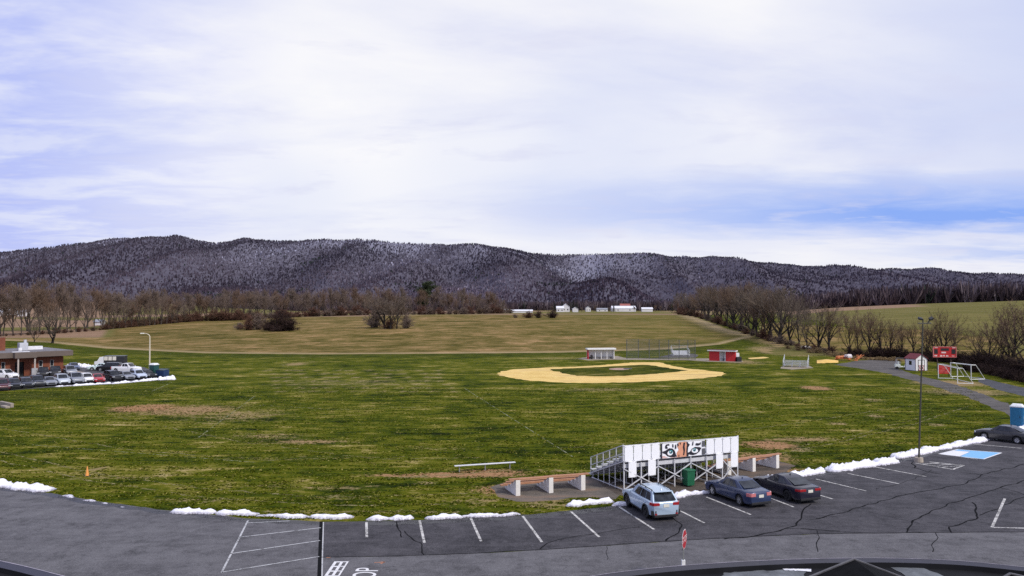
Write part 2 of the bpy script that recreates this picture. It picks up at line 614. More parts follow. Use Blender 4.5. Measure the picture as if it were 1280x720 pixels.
#@@GROUND
# ------------------------------------------------------------------ ground
def build_ground():
    xs = sorted(set([round(v, 3) for v in list(np.arange(-72, 60, .8)) + list(np.arange(-170, -72, 2.5)) + list(np.arange(60, 190, 2.5)) + list(np.linspace(-900, -170, 60)) + list(np.linspace(190, 1100, 70)) + [-4000, -2600, -1700, -1200, 1500, 2200, 3200, 4500]]))
    ys = sorted(set([round(v, 3) for v in [-400, -150, -60, 0, 15, 25] + list(np.arange(30, 72, .6)) + list(np.arange(72, 140, 1.1)) + list(np.arange(140, 260, 2)) + list(np.arange(260, 480, 5)) + list(np.linspace(480, 1000, 40)) + list(np.linspace(1000, 1500, 14)) + [1900, 2600, 3600, 5000, 7000]]))
    nx, ny = len(xs), len(ys)
    # worn patches: pixel centre, half sizes in pixels, strength, red share
    patches = [((180, 510), (34, 4), 1.1, 1), ((235, 513), (60, 6), .75, .6), ((300, 519), (60, 8), .5, .3), ((380, 552), (60, 3), .6, .5), ((330, 545), (60, 4), .45, .3),
               ((560, 594), (80, 2.2), 1.2, 1), ((612, 590), (45, 3.2), .9, 1), ((625, 612), (28, 5), .9, 1), ((600, 627), (40, 5), .45, .4), ((690, 626), (60, 4), .5, .3),
               ((1020, 485), (14, 2), 1.2, .9), ((960, 556), (30, 5), .95, 1), ((1000, 549), (40, 3), .7, .4), ((950, 572), (45, 7), .7, .8), ((985, 590), (30, 6), .7, .8),
               ((1095, 520), (10, 1.6), .9, .2), ((1048, 529), (10, 1.4), .9, .2), ((1170, 531), (9, 1.6), 1.0, .1), ((1000, 562), (9, 1.8), 1.1, .1), ((1090, 500), (12, 2), .6, .2), ((530, 604), (8, 1.5), 1.1, .1), ((120, 586), (7, 1.3), 1.0, .2),
               ((370, 455), (14, 2), .7, .3), ((760, 487), (70, 2.5), .45, .3), ((850, 502), (60, 4), .45, .3), ((880, 520), (60, 4), .4, .3),
               ((150, 597), (60, 2), .5, .2), ((400, 610), (60, 3), .5, .3), ((330, 607), (70, 3), .4, .2), ((250, 625), (60, 3), .45, .2), ((430, 622), (70, 3), .4, .3), ((360, 573), (80, 3), .3, .2), ((540, 560), (60, 3), .3, .2), ((700, 590), (40, 4), .4, .4),
               ((975, 440), (26, 4), .9, .3), ((1005, 437), (30, 6), .9, .3), ((940, 430), (14, 5), .7, .4), ((1050, 440), (60, 5), .8, .4), ((1120, 446), (60, 5), .9, .5),
               ((700, 448), (50, 2), .4, .3), ((925, 452), (25, 3), .6, .3), ((1210, 490), (50, 4), .7, .2), ((1190, 479), (40, 3.5), .9, .3), ((440, 478), (100, 5), .35, .1),
               ((400, 640), (300, 3), .35, .2), ((680, 632), (40, 3), .6, .2), ((1030, 598), (14, 3), .8, .2), ((505, 436), (40, 2), .5, .8)]
    for ri in range(7):
        for cj in range(11):
            patches.append(((335 + cj * 21 + ri * 3 + 5 * math.sin(cj * 2.1 + ri), 463 + ri * 4.4), (6.5, .9), .62, .1))
    pp = []
    for (cx, cy), (hx, hy), s, r in patches:
        c = P(cx, cy)
        e = P(cx + hx, cy)
        n = P(cx, cy - hy)
        pp.append((c.x, c.y, abs(e.x - c.x), max(.5, abs(n.y - c.y)), s, r))
    hb = [(P(x, y).x, P(x, y).y) for x, y in ((-60, 425), (60, 430), (130, 436), (250, 441.5), (400, 443), (560, 442), (700, 441), (830, 438), (900, 434), (945, 428))]
    hedge = [(P(945, 428).x, P(945, 428).y), (G(905, 410).x, G(905, 410).y), (G(850, 393).x, G(850, 393).y)]
    verts = np.zeros((ny, nx, 3))
    bare, red, hay, dark_grass_shade, field, ghay = (np.zeros((ny, nx)) for _ in range(6))
    hxs = [(y, x) for x, y in hedge]
    HB = [((p.x) / p.y, p.y) for p in (P(990, 433), P(1010, 438), P(1060, 445), P(1100, 447), P(1180, 452), P(1280, 470), P(1360, 488))]
    for j, y in enumerate(ys):
        for i, x in enumerate(xs):
            verts[j, i] = (x, y, H(x, y))
            b = r = 0.0
            if 28 < y < 330:
                for cx, cy, sx, sy, s, rr in pp:
                    q = ((x - cx) / sx) ** 2 + ((y - cy) / sy) ** 2
                    if q < 6:
                        e = s * math.exp(-q * .7)
                        b = max(b, e) if e > b else b
                        if e > .12:
                            r = max(r, rr * min(1, e * 2))
                bare[j, i], red[j, i] = b, r
            yb = interp(hb, x)
            d = y - yb
            if y > P(945, 428).y:
                xr = interp(hxs, y)
                d = min(d, (xr - x) * .8)
            elif x > P(945, 428).x:
                d = -50
            az = x / max(1.0, y)
            if az > .33 and 150 < y < 470:
                yh = interp(HB, az)
                if yh + 3 < y < yh + 75 + 30 * mnoise.noise(Vector((x * .02, y * .02, 8))):
                    d = 20
            ghay[j, i] = sst(-10, 75, x + 25 * mnoise.noise(Vector((x * .02, y * .03, 9.0)))) * (.2 if az > .33 else 1)
            hay[j, i] = max(-50, min(50, d))
            if d < 0 and y > 60:
                dark_grass_shade[j, i] = sst(-22, -6, d) * .9
            # flat turf below the far-left lot, painted darker as a bank's shade
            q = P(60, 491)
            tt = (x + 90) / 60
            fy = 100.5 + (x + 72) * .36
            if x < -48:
                dark_grass_shade[j, i] = max(dark_grass_shade[j, i], sst(fy - 10, fy - 4, y) * (1 - sst(fy + 2, fy + 5, y)))
            if x > 60 and y < 330 and y > 120:
                dark_grass_shade[j, i] = max(dark_grass_shade[j, i], 0)
            if y > 445 or (x / max(1, y) > .34 and y > 185 and d < -30):
                n = mnoise.noise(Vector((x * .004, y * .012, 5.2)))
                az = x / y
                v = .3
                if y > 470 and (az < .36):
                    v = .8 if n > -.08 else .3
                if az > .36 and y > 372 and y < 700 and az < .55 + .05 * n:
                    v = .8
                if (x + 440) ** 2 / 150 ** 2 + (y - 820) ** 2 / 130 ** 2 < 2.2:
                    v = .3
                field[j, i] = v
            if x / max(1, y) < -.53 and y > 262:
                field[j, i] = .8 if mnoise.noise(Vector((x * .01, y * .01, 1.0))) > -.25 else .3
    idx = np.arange(nx * ny).reshape(ny, nx)
    faces = np.stack([idx[:-1, :-1], idx[:-1, 1:], idx[1:, 1:], idx[1:, :-1]], -1).reshape(-1, 4)
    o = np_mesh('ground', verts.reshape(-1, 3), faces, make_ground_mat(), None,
                {'bare': bare.ravel(), 'red': red.ravel(), 'hay': hay.ravel(), 'dark_grass_shade': dark_grass_shade.ravel(), 'field': field.ravel(), 'greenhay': ghay.ravel()}, 'POINT', True)
    tag(o, kind='structure')

build_ground()

# ---- asphalt
M_ROAD = asphalt_mat('road_asphalt', (.098, .094, .100), (.150, .145, .150))
M_LOT = asphalt_mat('lot_asphalt', (.036, .034, .039), (.094, .088, .095), R(-15))
M_GRAVEL = soil_mat('gravel', (.075, .070, .066), (.145, .132, .122), 2.0)
M_DIRT = soil_mat('infield_dirt', (.62, .41, .12), (.92, .66, .26), .8, patch=(.46, .31, .12))
M_PALE = soil_mat('pale_gravel', (.24, .20, .15), (.36, .31, .24), 2)
M_PAD = soil_mat('grey_gravel_pad', (.10, .088, .076), (.19, .16, .13), 2.4, patch=(.21, .14, .10))

seam = [P(402, 697), P(500, 695), P(590, 692), P(673, 687.5), P(740, 683), P(800, 679), P(855, 675.5), P(940, 671), P(1020, 667.5), P(1150, 666), P(1280, 665)]
edge_l = [P(-260, 560), P(-150, 583), P(-70, 598), P(0, 608), P(60, 616), P(130, 628), P(210, 638), P(270, 644), P(310, 648), P(403, 652)]
edge_r = [P(458, 652), P(524, 650), P(588, 647), P(653, 644), P(713, 638.5), P(773, 632), P(845, 621), P(895, 611), P(948, 600), P(1030, 590), P(1120, 574), P(1180, 561), P(1235, 548), P(1285, 533), P(1330, 520)]
sheet('road', edge_l + seam + [(60, 34.5, 0), (60, 14, 0), (-60, 14, 0), (-60, 40, 0)], .004, M_ROAD, jitter=.07, sub=.7)
sheet('parking_lot', [P(403, 652)] + edge_r + [(80, 78, 0), (80, 40, 0), (60, 34.5, 0)] + seam[::-1], .010, M_LOT, jitter=.07, sub=.7)
# far-left parking lot and its kerb-side walk
sheet('side_parking_lot', [P(-60, 495), P(0, 489), P(60, 484.5), P(130, 480), P(170, 477), P(206, 473.5), P(200, 466), P(180, 459), P(150, 456), P(116, 458), P(84, 462), P(0, 468), P(-60, 472)], .006, asphalt_mat('side_asphalt', (.060, .060, .066), (.10, .098, .104)), jitter=.1, sub=1)
sheet('concrete_walk', [P(-30, 475.5), P(20, 472.8), P(47, 470), P(97, 464), P(124, 468.5), P(110, 471), P(50, 472.3), P(10, 477)], .012, soil_mat('walk_concrete', (.34, .27, .21), (.45, .37, .29), 2))
# gravel lane
sheet('gravel_lane', [P(1043, 456), P(1075, 450.5), P(1105, 449), P(1125, 451.5), P(1127, 459), P(1122, 461), P(1150, 470), P(1197, 481.5), P(1235, 495), P(1266, 507), P(1300, 522), P(1330, 540), P(1300, 542), P(1262, 519), P(1210, 496), P(1155, 479.5), P(1105, 466), P(1080, 461.5)], .006, M_GRAVEL, jitter=.25, sub=1.2)
sheet('back_lane', [P(1222, 471), P(1245, 477), P(1290, 487), P(1340, 498), P(1340, 512), P(1290, 498), P(1250, 488), P(1224, 478)], .008, asphalt_mat('lane_asphalt', (.05, .052, .06), (.09, .09, .10)), jitter=.15, sub=1.2)
# ball diamond
sheet('infield_dirt', [P(*p) for p in ((621, 466), (630, 463.5), (642, 461.8), (664, 460.3), (687, 459.2), (712, 458.5), (735, 457.6), (765, 455.4), (788, 453.2), (806, 452.6), (825, 453), (834, 455.8), (848, 458.5), (862, 461), (885, 463.2), (902, 465.3), (906, 467.3), (900, 469.8), (882, 472.2), (855, 474.4), (820, 476.6), (775, 478.3), (735, 478.8), (700, 478.2), (665, 476), (640, 473), (626, 469.6))], .006, M_DIRT, jitter=.40, sub=.9)
sheet('infield_grass', [P(*p) for p in ((686, 462), (705, 460.7), (735, 459.6), (768, 457.8), (788, 456.6), (806, 456), (818, 457.2), (838, 460.5), (860, 463), (845, 465), (815, 467.6), (780, 469.8), (745, 470.4), (722, 469.8), (704, 466.6))], .012, make_infield_grass(), jitter=.40, sub=.9)
sheet('pitchers_mound', [P(774 + 13 * math.cos(a), 461.3 + 1.3 * math.sin(a)) for a in np.linspace(0, 6.0, 16)], .018, soil_mat('mound_dirt', (.30, .16, .12), (.55, .40, .33), 1.5), jitter=.1)
sheet('mound_cover', [P(*p) for p in ((779, 460.3), (790, 460.1), (789, 461.4), (780, 461.7))], .026, mat('mound_tarp', (.02, .02, .02)), kind='structure')
sheet('backstop_apron', [P(*p) for p in ((722, 448.5), (735, 446), (772, 445), (783, 447.6), (830, 448.2), (885, 448), (905, 450.5), (930, 451.5), (925, 453.2), (885, 452), (860, 450.2), (800, 449.8), (770, 449.6), (735, 450.5))], .006, M_PALE, jitter=.15, sub=1.2)
sheet('backstop_pad', [P(*p) for p in ((822, 446.6), (838, 443), (866, 441.5), (873, 444), (870, 447), (840, 447.4))], .010, M_GRAVEL, jitter=.1, sub=1.2)
sheet('dirt_strip', [P(*p) for p in ((934, 447.5), (955, 446), (962, 447), (950, 448.6), (938, 449))], .006, M_DIRT, jitter=.15, sub=1.2)
sheet('bleacher_pad', [P(*p) for p in ((976, 458.5), (1012, 457.5), (1017, 460), (990, 462), (976, 460.5))], .006, M_PALE, jitter=.05, sub=1.2)
sheet('bench_gravel_pad', [P(*p) for p in ((612, 609), (630, 604), (680, 600), (735, 596), (752, 600), (764, 611), (775, 619), (768, 625), (740, 621), (715, 623), (680, 626.5), (645, 627), (624, 621))], .006, M_PAD, jitter=.18, sub=.7)
sheet('stand_gravel_pad', [P(*p) for p in ((745, 602), (780, 598), (840, 592), (900, 585), (920, 580), (970, 575), (992, 582), (985, 590), (950, 599), (925, 605), (893, 613), (850, 619), (790, 624), (772, 618))], .007, soil_mat('brown_gravel_pad', (.07, .058, .048), (.145, .115, .09), 2.4, patch=(.17, .115, .075)), jitter=.18, sub=.7)

# ---- painted markings
M_LINE = worn_paint('stall_paint', (.62, .60, .56), .45)
M_LINE2 = worn_paint('hatch_paint', (.52, .52, .52), .42)
M_WHITE_TXT = worn_paint('letter_paint', (.80, .79, .78), .30)
stalls = [((458, 653), (458.5, 672)), ((524.5, 651), (530.5, 679)), ((588.5, 648), (601.5, 677)), ((653.5, 645.5), (677.5, 678)), ((713.5, 639.5), (749, 671.5)), ((773.5, 633.5), (817.5, 662)),
          ((835, 631), (880.5, 654)), ((883, 621.5), (938.5, 643.5)), ((938, 613), (992, 634)), ((980, 606), (1041, 624)), ((1020, 599), (1083, 614)), ((1060, 592), (1124, 605)), ((1095, 584), (1158, 596)), ((1217, 555.3), (1277, 560.5)), ((1172, 567.5), (1222, 574))]
for i, (a, b) in enumerate(stalls):
    mb = MB()
    strip_verts([P(*a), (P(*a) + P(*b)) / 2, P(*b)], .135, .0165, mb)
    tag(mb.build('stall_line', M_LINE, normals=False), kind='structure')
def line_obj(name, segs, w, m, z=.0165):
    mb = MB()
    for s in segs:
        strip_verts([P(*p) for p in s], w, z, mb)
    return tag(mb.build(name, m, normals=False), kind='structure')
line_obj('hatch_markings', [((310, 651), (277, 716)), ((297.5, 672), (401, 660)), ((287.5, 692.5), (400, 676)), ((277.5, 715.5), (399, 696)), ((308, 654), (362, 651.5))], .095, M_LINE2)
line_obj('edge_marking', [((404.3, 653), (403, 696), (402.5, 722))], .06, M_LINE2)
line_obj('stall_markings', [((1256, 623.5), (1240, 659.5)), ((1239.6, 659.5), (1300, 661))], .14, M_LINE)
line_obj('hatch_markings', [((1144, 579), (1191, 587)), ((1191, 587), (1205, 582)), ((1205, 582), (1162, 577.6)), ((1153, 580.4), (1176, 579)), ((1164, 582.4), (1190, 580.6)), ((1176, 584.4), (1200, 582.4))], .15, M_LINE)
sheet('accessible_bay_paint', [P(1192, 563.2), P(1197, 562), P(1251, 566), P(1229, 574), P(1199, 571.2), P(1213, 564.8)], .0165, worn_paint('blue_bay_paint', (.22, .50, .80), .24))
sheet('accessible_bay_white', [P(1174, 567.6), P(1192, 563.3), P(1212.5, 564.9), P(1198.5, 571.1)], .0165, worn_paint('white_bay_paint', (.80, .80, .84), .26))
line_obj('accessible_bay_outline', [((1174, 567.6), (1197, 562), (1252, 566.2)), ((1174, 567.6), (1229.5, 574.2), (1252, 566.2))], .13, M_WHITE_TXT, .022)
# stop bar and road lettering (read when driving to the left)
q0, q1 = P(418, 702), P(436, 702)
mb = MB()
bw = q1.x - q0.x
for k in range(7):
    y1 = q0.y - k * .62
    for (u0, u1, v0, v1) in ((0, .2, 0, 1), (.45, .64, 0, 1), (.88, 1, 0, 1), (.2, .45, 0, .22), (.64, .88, 0, .16)):
        mb.add([(q0.x + bw * u0, y1 - .6 * v1, .0105), (q0.x + bw * u1, y1 - .6 * v1, .0105), (q0.x + bw * u1, y1 - .6 * v0, .0105), (q0.x + bw * u0, y1 - .6 * v0, .0105)], [(0, 1, 2, 3)])
tag(mb.build('stop_bar', M_WHITE_TXT, normals=False), kind='structure')
o = text_mesh('STOP', 1.0, 'road_lettering', M_WHITE_TXT, None)
o.rotation_euler = (0, 0, R(90))
me = o.data
xs_ = [v.co.x for v in me.vertices]
ys_ = [v.co.y for v in me.vertices]
x1, hgt = max(xs_), max(ys_) - min(ys_)
p_end = P(462, 710)
lw = P(477, 713).x - P(448, 713).x
for v in me.vertices:
    v.co.x = (v.co.x - x1) * 1.0
    v.co.y = v.co.y * lw / hgt
    v.co.z = 0
o.location = (p_end.x, p_end.y, .0105)
tag(o, kind='structure')
line_obj('survey_mark', [((468, 703.6), (481, 702.6)), ((476, 705), (481, 702.4))], .09, worn_paint('orange_paint', (.50, .22, .12), .45), .0106)
line_obj('survey_mark', [((408, 697), (413, 697.4))], .09, MATS['orange_paint'], .0106)

# ---- cracks and sealed joints
M_TAR = mat('crack_tar', (.004, .004, .005), .9, spec=.1)
cracks = [(((1020, 649), (1073, 635.5), (1133, 618), (1199, 606.5), (1231, 593), (1290, 578)), .13), (((1133, 666), (1141, 651), (1168, 637), (1205, 624.5), (1244, 612), (1290, 598)), .12),
          (((1187, 666), (1189, 659), (1215, 650), (1224.5, 643.5), (1222, 635.5), (1215, 628)), .14), (((1226, 645), (1247, 635.5), (1285, 620)), .1), (((1000, 660), (1025, 663), (1067, 666), (1180, 666)), .07),
          (((1141, 578), (1144, 585), (1160, 590), (1178, 593)), .16), (((1150, 585), (1165, 588), (1140, 600), (1095, 612)), .05), (((1200, 590), (1215, 592), (1245, 597)), .1), (((1250, 610), (1270, 615), (1290, 622)), .08),
          (((1012, 630), (1005, 640), (995, 657), (962, 667), (930, 672), (905, 674)), .13), (((985, 661), (1010, 662), (1050, 664)), .09), (((1022, 664), (1022.5, 690)), .05), (((1050, 645), (1012, 650)), .06),
          (((840, 647), (852, 656), (847, 666), (832, 677)), .12), (((677.5, 686), (684, 679), (707, 672), (750, 666), (800, 659)), .09), (((499, 652), (499, 662), (502, 672)), .09), (((504, 664), (525, 679), (530, 694)), .1),
          (((1171, 667), (1168, 680), (1166, 690)), .05), (((758, 682), (760, 690), (759, 700)), .03), (((740, 668), (700, 676)), .04), (((1085, 640), (1150, 655)), .03)]
for pts, w in cracks:
    mb = MB()
    strip_verts(wiggle([P(*p) for p in pts], .35, .22, w * 100), w * 1.0, .0135, mb, True)
    tag(mb.build('pavement_crack', M_TAR, normals=False), kind='structure')
line_obj('pavement_joint', [[(401.4 - .4 * k, 652 + k * 12) for k in range(7)]], .17, M_TAR, .0135)
mb = MB()
strip_verts(wiggle(seam, .4, .05, 3), .07, .0142, mb, True)
tag(mb.build('pavement_joint', M_TAR, normals=False), kind='structure')
# damp strip of meltwater along the snow
M_WET = worn_paint('wet_asphalt', (.016, .015, .019), .42, 1.6)
MATS['wet_asphalt'].node_tree.nodes['Principled BSDF'].inputs['Roughness'].default_value = .45
mb = MB()
strip_verts(wiggle([(p.x + .05, p.y - .42) for p in edge_r], .5, .25, 5), .75, .0128, mb)
tag(mb.build('meltwater', M_WET, normals=False), kind='structure')
mb = MB()
strip_verts(wiggle([(p.x, p.y - .38) for p in edge_l[2:]], .5, .25, 6), .6, .0072, mb)
tag(mb.build('meltwater', M_WET, normals=False), kind='structure')
# faded chalk lines on the turf
M_CHALK = worn_paint('chalk_line', (.30, .31, .17), .53, 2.5)
for a, b in (((320, 494), (248, 547)), ((580, 485), (716, 571)), ((712, 512), (700, 516)), ((215, 478), (190, 489)), ((40, 556), (320, 578)), ((868, 473), (900, 484))):
    line_obj('chalk_line', [(a, ((a[0] + b[0]) / 2, (a[1] + b[1]) / 2), b)], .13, M_CHALK, .007)

M_TRACK = worn_paint('worn_track', (.25, .21, .07), .53, 1.7)
for pts, w in ((((-20, 560), (120, 592), (260, 612), (420, 622), (600, 616)), .34), (((-20, 572), (120, 602), (260, 622), (420, 632), (560, 630)), .34), (((0, 535), (160, 562), (330, 575), (520, 570)), .3),
               (((140, 520), (300, 552), (470, 574), (600, 572)), .3), (((480, 598), (570, 593), (640, 588)), .5), (((700, 560), (860, 548), (1000, 528), (1150, 505)), .34), (((930, 575), (1040, 555), (1150, 528), (1210, 508)), .34), (((960, 566), (1060, 546), (1160, 520)), .3),
               (((780, 530), (900, 518), (1040, 496)), .32), (((300, 505), (420, 512), (560, 508)), .4), (((240, 640), (420, 638), (560, 640)), .25)):
    mb = MB()
    pl = [P(*p) for p in pts]
    strip_verts(wiggle(pl, .6, .35, w * 77), w, .0062, mb, True)
    tag(mb.build('worn_track', M_TRACK, normals=False), kind='structure')

# ---- grass tufts on the near turf (uncountable)
def in_poly(x, y, poly):
    c = False
    j = len(poly) - 1
    for i in range(len(poly)):
        xi, yi, xj, yj = poly[i][0], poly[i][1], poly[j][0], poly[j][1]
        if (yi > y) != (yj > y) and x < (xj - xi) * (y - yi) / (yj - yi) + xi:
            c = not c
        j = i
    return c

def build_tufts():
    pts = []
    edge = [(p.x, p.y) for p in edge_l + edge_r]
    pads = [[P(*p) for p in ((612, 609), (630, 604), (680, 600), (735, 596), (752, 600), (764, 611), (775, 619), (768, 625), (740, 621), (680, 626.5), (645, 627), (624, 621))],
            [P(*p) for p in ((745, 602), (780, 598), (840, 592), (920, 580), (970, 575), (992, 582), (985, 590), (925, 605), (893, 613), (790, 624), (772, 618))]]
    n = 0
    while n < 46000:
        y = 37 + 75 * random.random() ** 2.2
        x = (random.random() * 1.44 - .72) * y
        ye = interp(edge, x)
        if y < ye + .12 or x > 36 + (y - 50) * .5:
            continue
        if any(in_poly(x, y, q) for q in pads):
            continue
        if mnoise.noise(Vector((x * .28, y * 1.3, 0))) + .6 * mnoise.noise(Vector((x * .9, y * 2.5, 4))) < -.05:
            continue
        pts.append((x, y))
        n += 1
    pts = np.array(pts)
    n = len(pts)
    V, Fc, A = [], [], []
    for k in range(3):
        a = RNG.uniform(0, 6.28, n)
        l = RNG.uniform(.05, .13, n) * (1 + pts[:, 1] / 90)
        h = RNG.uniform(.02, .06, n)
        lean = RNG.normal(0, .05, (n, 2))
        base = np.stack([np.cos(a) * l, np.sin(a) * l], -1)
        p0 = np.concatenate([pts - base * .5, np.zeros((n, 1))], 1)
        p1 = np.concatenate([pts + base * .5, np.zeros((n, 1))], 1)
        p2 = np.concatenate([pts + lean, h[:, None]], 1)
        o = sum(len(v) for v in V)
        V.append(np.stack([p0, p1, p2], 1).reshape(-1, 3))
        Fc.append(np.arange(3 * n).reshape(n, 3) + o)
        A.append(np.clip(RNG.beta(1.0, 1.7, n), 0, 1))
    m = attr_mat('grass_tuft', 'tone', [(0, (.014, .024, .001)), (.3, (.045, .062, .002)), (.65, (.12, .125, .009)), (1, (.46, .39, .13))])
    o = np_mesh('grass', np.concatenate(V), np.concatenate(Fc), m, None, {'tone': np.concatenate(A)})
    tag(o, 'short patchy green grass of the sports field', 'grass', kind='stuff')
build_tufts()

#@@RIDGE
# ------------------------------------------------------------------ wooded ridge
CREST = [(-900, 330), (-300, 320), (0, 317), (40, 311), (100, 305), (150, 301), (175, 303), (205, 304), (235, 302.5), (270, 305), (310, 299), (350, 301), (400, 300.5), (450, 299), (500, 303), (560, 307), (620, 311), (660, 316.5), (700, 318.5), (750, 317.5), (800, 321), (850, 320.5), (900, 324.5), (950, 329.5), (1000, 334), (1050, 333.5), (1100, 337), (1150, 339), (1200, 341), (1240, 343), (1280, 346), (1600, 356), (2200, 366)]

def build_ridge():
    nt_, ns = 620, 90
    ts = np.linspace(-1.35, 1.35, nt_)
    ss = np.linspace(0, 1.3, ns)
    V = np.zeros((ns, nt_, 3))
    snow = np.zeros((ns, nt_))
    for i, t in enumerate(ts):
        yc = 2650 + 1100 * max(0, t + .15)
        yf = 1300 + 350 * max(0, t)
        cz = CAMZ + (382 - interp(CREST, 640 + t * F)) / F * yc
        cz += 3.5 * mnoise.noise(Vector((t * 22, 0, 3.3))) + 4 * mnoise.noise(Vector((t * 55, 0, 8.1)))
        for j, s in enumerate(ss):
            y = yf + (yc - yf) * s
            x = t * y
            if s <= 1:
                base = .10 * s + .9 * (sst(.12, 1.02, s) * .55 + max(0, (s - .15) / .85) ** 1.15 * .45)
            else:
                base = 1 - (s - 1) * 1.5
            z = 4 + (cz - 4) * base
            amp = math.sin(math.pi * min(1, s)) ** .8
            sp = mnoise.fractal(Vector((x / 330 + s * 1.6, s * 1.1, 1.3)), 1.0, 2.0, 4)
            sp2 = abs(mnoise.noise(Vector((x / 190 - s * .9, s * .8, 7.7))))
            z += amp * (sp * 52 - sp2 * 92 + 24)
            V[j, i] = (x, y, z)
            sn = mnoise.fractal(Vector((x / 260, s * 3.4, 11.0)), 1.0, 2.1, 4)
            north = mnoise.noise(Vector((x / 160 - s * 1.2, s * 1.2, 17.0)))
            az_ = 1 - sst(.1, .45, t) * .55
            snow[j, i] = (sst(.45, .92, s) * (.40 + .24 * sn + .26 * north - .25 * max(0, .3 - sp2))) * az_ + .02
    idx = np.arange(nt_ * ns).reshape(ns, nt_)
    faces = np.stack([idx[:-1, :-1], idx[:-1, 1:], idx[1:, 1:], idx[1:, :-1]], -1).reshape(-1, 4)
    m, nt, b, out = new_mat('ridge_slope')
    geo = N(nt, 'ShaderNodeNewGeometry')
    at = N(nt, 'ShaderNodeAttribute', attribute_name='snow')
    n1 = noise_(nt, geo.outputs['Position'], .045, 5, .75)
    n2 = noise_(nt, geo.outputs['Position'], .15, 4, .8)
    f = math_(nt, 'ADD', at.outputs['Fac'], math_(nt, 'MULTIPLY', math_(nt, 'SUBTRACT', n2, .5), 1.1))
    g = mixc(nt, rng(nt, n1, .35, .65), (.070, .062, .084), (.12, .112, .14))  # distance haze mixed into the slope as purple-grey colour
    g = mixc(nt, rng(nt, n2, .5, .36, 0, .7), g, (.045, .038, .048))
    g = mixc(nt, rng(nt, f, .18, .55, 0, .85), g, (.24, .235, .29))
    L(nt, g, b.inputs['Base Color'])
    b.inputs['Roughness'].default_value = 1
    b.inputs['Specular IOR Level'].default_value = 0
    o = np_mesh('ridge', V.reshape(-1, 3), faces, m, None, {'snow': snow.ravel()}, 'POINT', True)
    tag(o, kind='structure')
    # the bare forest on it
    n = 135000
    ti = RNG.uniform(0, nt_ - 1.01, n)
    si = (RNG.uniform(0, 1, n) ** .8) * (ns - 1) * 1.02 / 1.3
    i0, j0 = ti.astype(int), si.astype(int)
    fx, fy = (ti - i0)[:, None], (si - j0)[:, None]
    p = (V[j0, i0] * (1 - fx) + V[j0, i0 + 1] * fx) * (1 - fy) + (V[j0 + 1, i0] * (1 - fx) + V[j0 + 1, i0 + 1] * fx) * fy
    snw = snow[j0, i0]
    keep = RNG.uniform(0, 1, n) > np.clip(snw * .8 - .1, 0, .3)
    p, snw = p[keep], snw[keep]
    n = len(p)
    hgt = RNG.uniform(3.0, 7.5, n)
    wid = RNG.uniform(1.8, 4.6, n)
    eg = np.array([mnoise.noise(Vector((q[0] / 170, q[1] / 120, 31.0))) for q in p])
    ev = RNG.uniform(0, 1, n) < np.clip((eg - .38) * 1.6, .006, .5)
    big = np.array([mnoise.noise(Vector((q[0] / 240 - q[2] / 110, q[2] / 130, 41.0))) for q in p])  # light and dark sides of the spurs painted into the tree tone
    tone = np.clip(RNG.normal(.33, .07 + .15 * np.clip(snw * 1.6, 0, 1), n) + .10 * np.clip(snw * 1.6, 0, 1) + .34 * big, 0, .78)
    tone[ev] = RNG.uniform(.86, 1.0, ev.sum())
    wid[ev] *= 1.5
    VV, FF, AA = [], [], []
    for k in range(2):
        a = RNG.uniform(0, 3.14, n)
        dx = np.stack([np.cos(a) * wid * .5, np.sin(a) * wid * .5, np.zeros(n)], 1)
        up = np.zeros((n, 3))
        up[:, 2] = hgt
        j1, j2 = RNG.uniform(.35, .7, (n, 1)), RNG.uniform(.35, .7, (n, 1))
        quad = np.stack([p - dx * .25 - [0, 0, 1], p + dx * .25 - [0, 0, 1], p + dx + up * j1, p + dx * RNG.uniform(.35, .8, (n, 1)) + up * RNG.uniform(.8, 1, (n, 1)), p - dx * RNG.uniform(.1, .7, (n, 1)) + up, p - dx + up * j2], 1)
        o0 = sum(len(v) for v in VV)
        VV.append(quad.reshape(-1, 3))
        FF.append(np.arange(6 * n).reshape(n, 6) + o0)
        AA.append(tone)
    low = 1 - np.clip((si / (ns - 1) * 1.3 - .30) / .45, 0, 1)
    m2 = attr_mat('bare_forest', 'tone', [(0, (.024, .022, .036)), (.35, (.078, .068, .090)), (.58, (.150, .138, .178)), (.78, (.44, .44, .56)), (.83, (.030, .040, .040)), (1, (.040, .052, .044))])  # tree colours carry the same painted-in blue-purple haze
    o = np_mesh('forest', np.concatenate(VV), np.concatenate(FF), m2, None, {'tone': np.concatenate(AA), 'low': np.concatenate([low[keep]] * 2)})
    t2 = m2.node_tree
    la = N(t2, 'ShaderNodeAttribute', attribute_name='low')
    bs = next(q for q in t2.nodes if q.type == 'BSDF_PRINCIPLED')
    src = bs.inputs['Base Color'].links[0].from_socket
    L(t2, mixc(t2, la.outputs['Fac'], src, mixc(t2, 1.0, src, (.92, .80, .82), 'MULTIPLY')), bs.inputs['Base Color'])
    tag(o, 'dense bare winter forest covering the long snow-dusted ridge', 'forest', kind='stuff')
    # wood on the flat land in front of the ridge
    pts, hh = [], []
    while len(pts) < 11000:
        t = random.uniform(-1.0, 1.1)
        y = random.uniform(1020, 1420 + 350 * max(0, t))
        x = t * y
        if y < 1120 and -.1 < t < .25:
            continue
        if mnoise.noise(Vector((x / 150, y / 70, 2.2))) < -.12:
            continue
        pts.append((x, y, H(x, y) - .5))
        hh.append(random.uniform(10, 19))
    for _ in range(2600):
        t = random.uniform(.36, 1.1)
        y = random.uniform(490, 600)
        x = t * y
        pts.append((x, y, H(x, y) - .5))
        hh.append(random.uniform(9, 17) * (1 if t > .45 else .8))
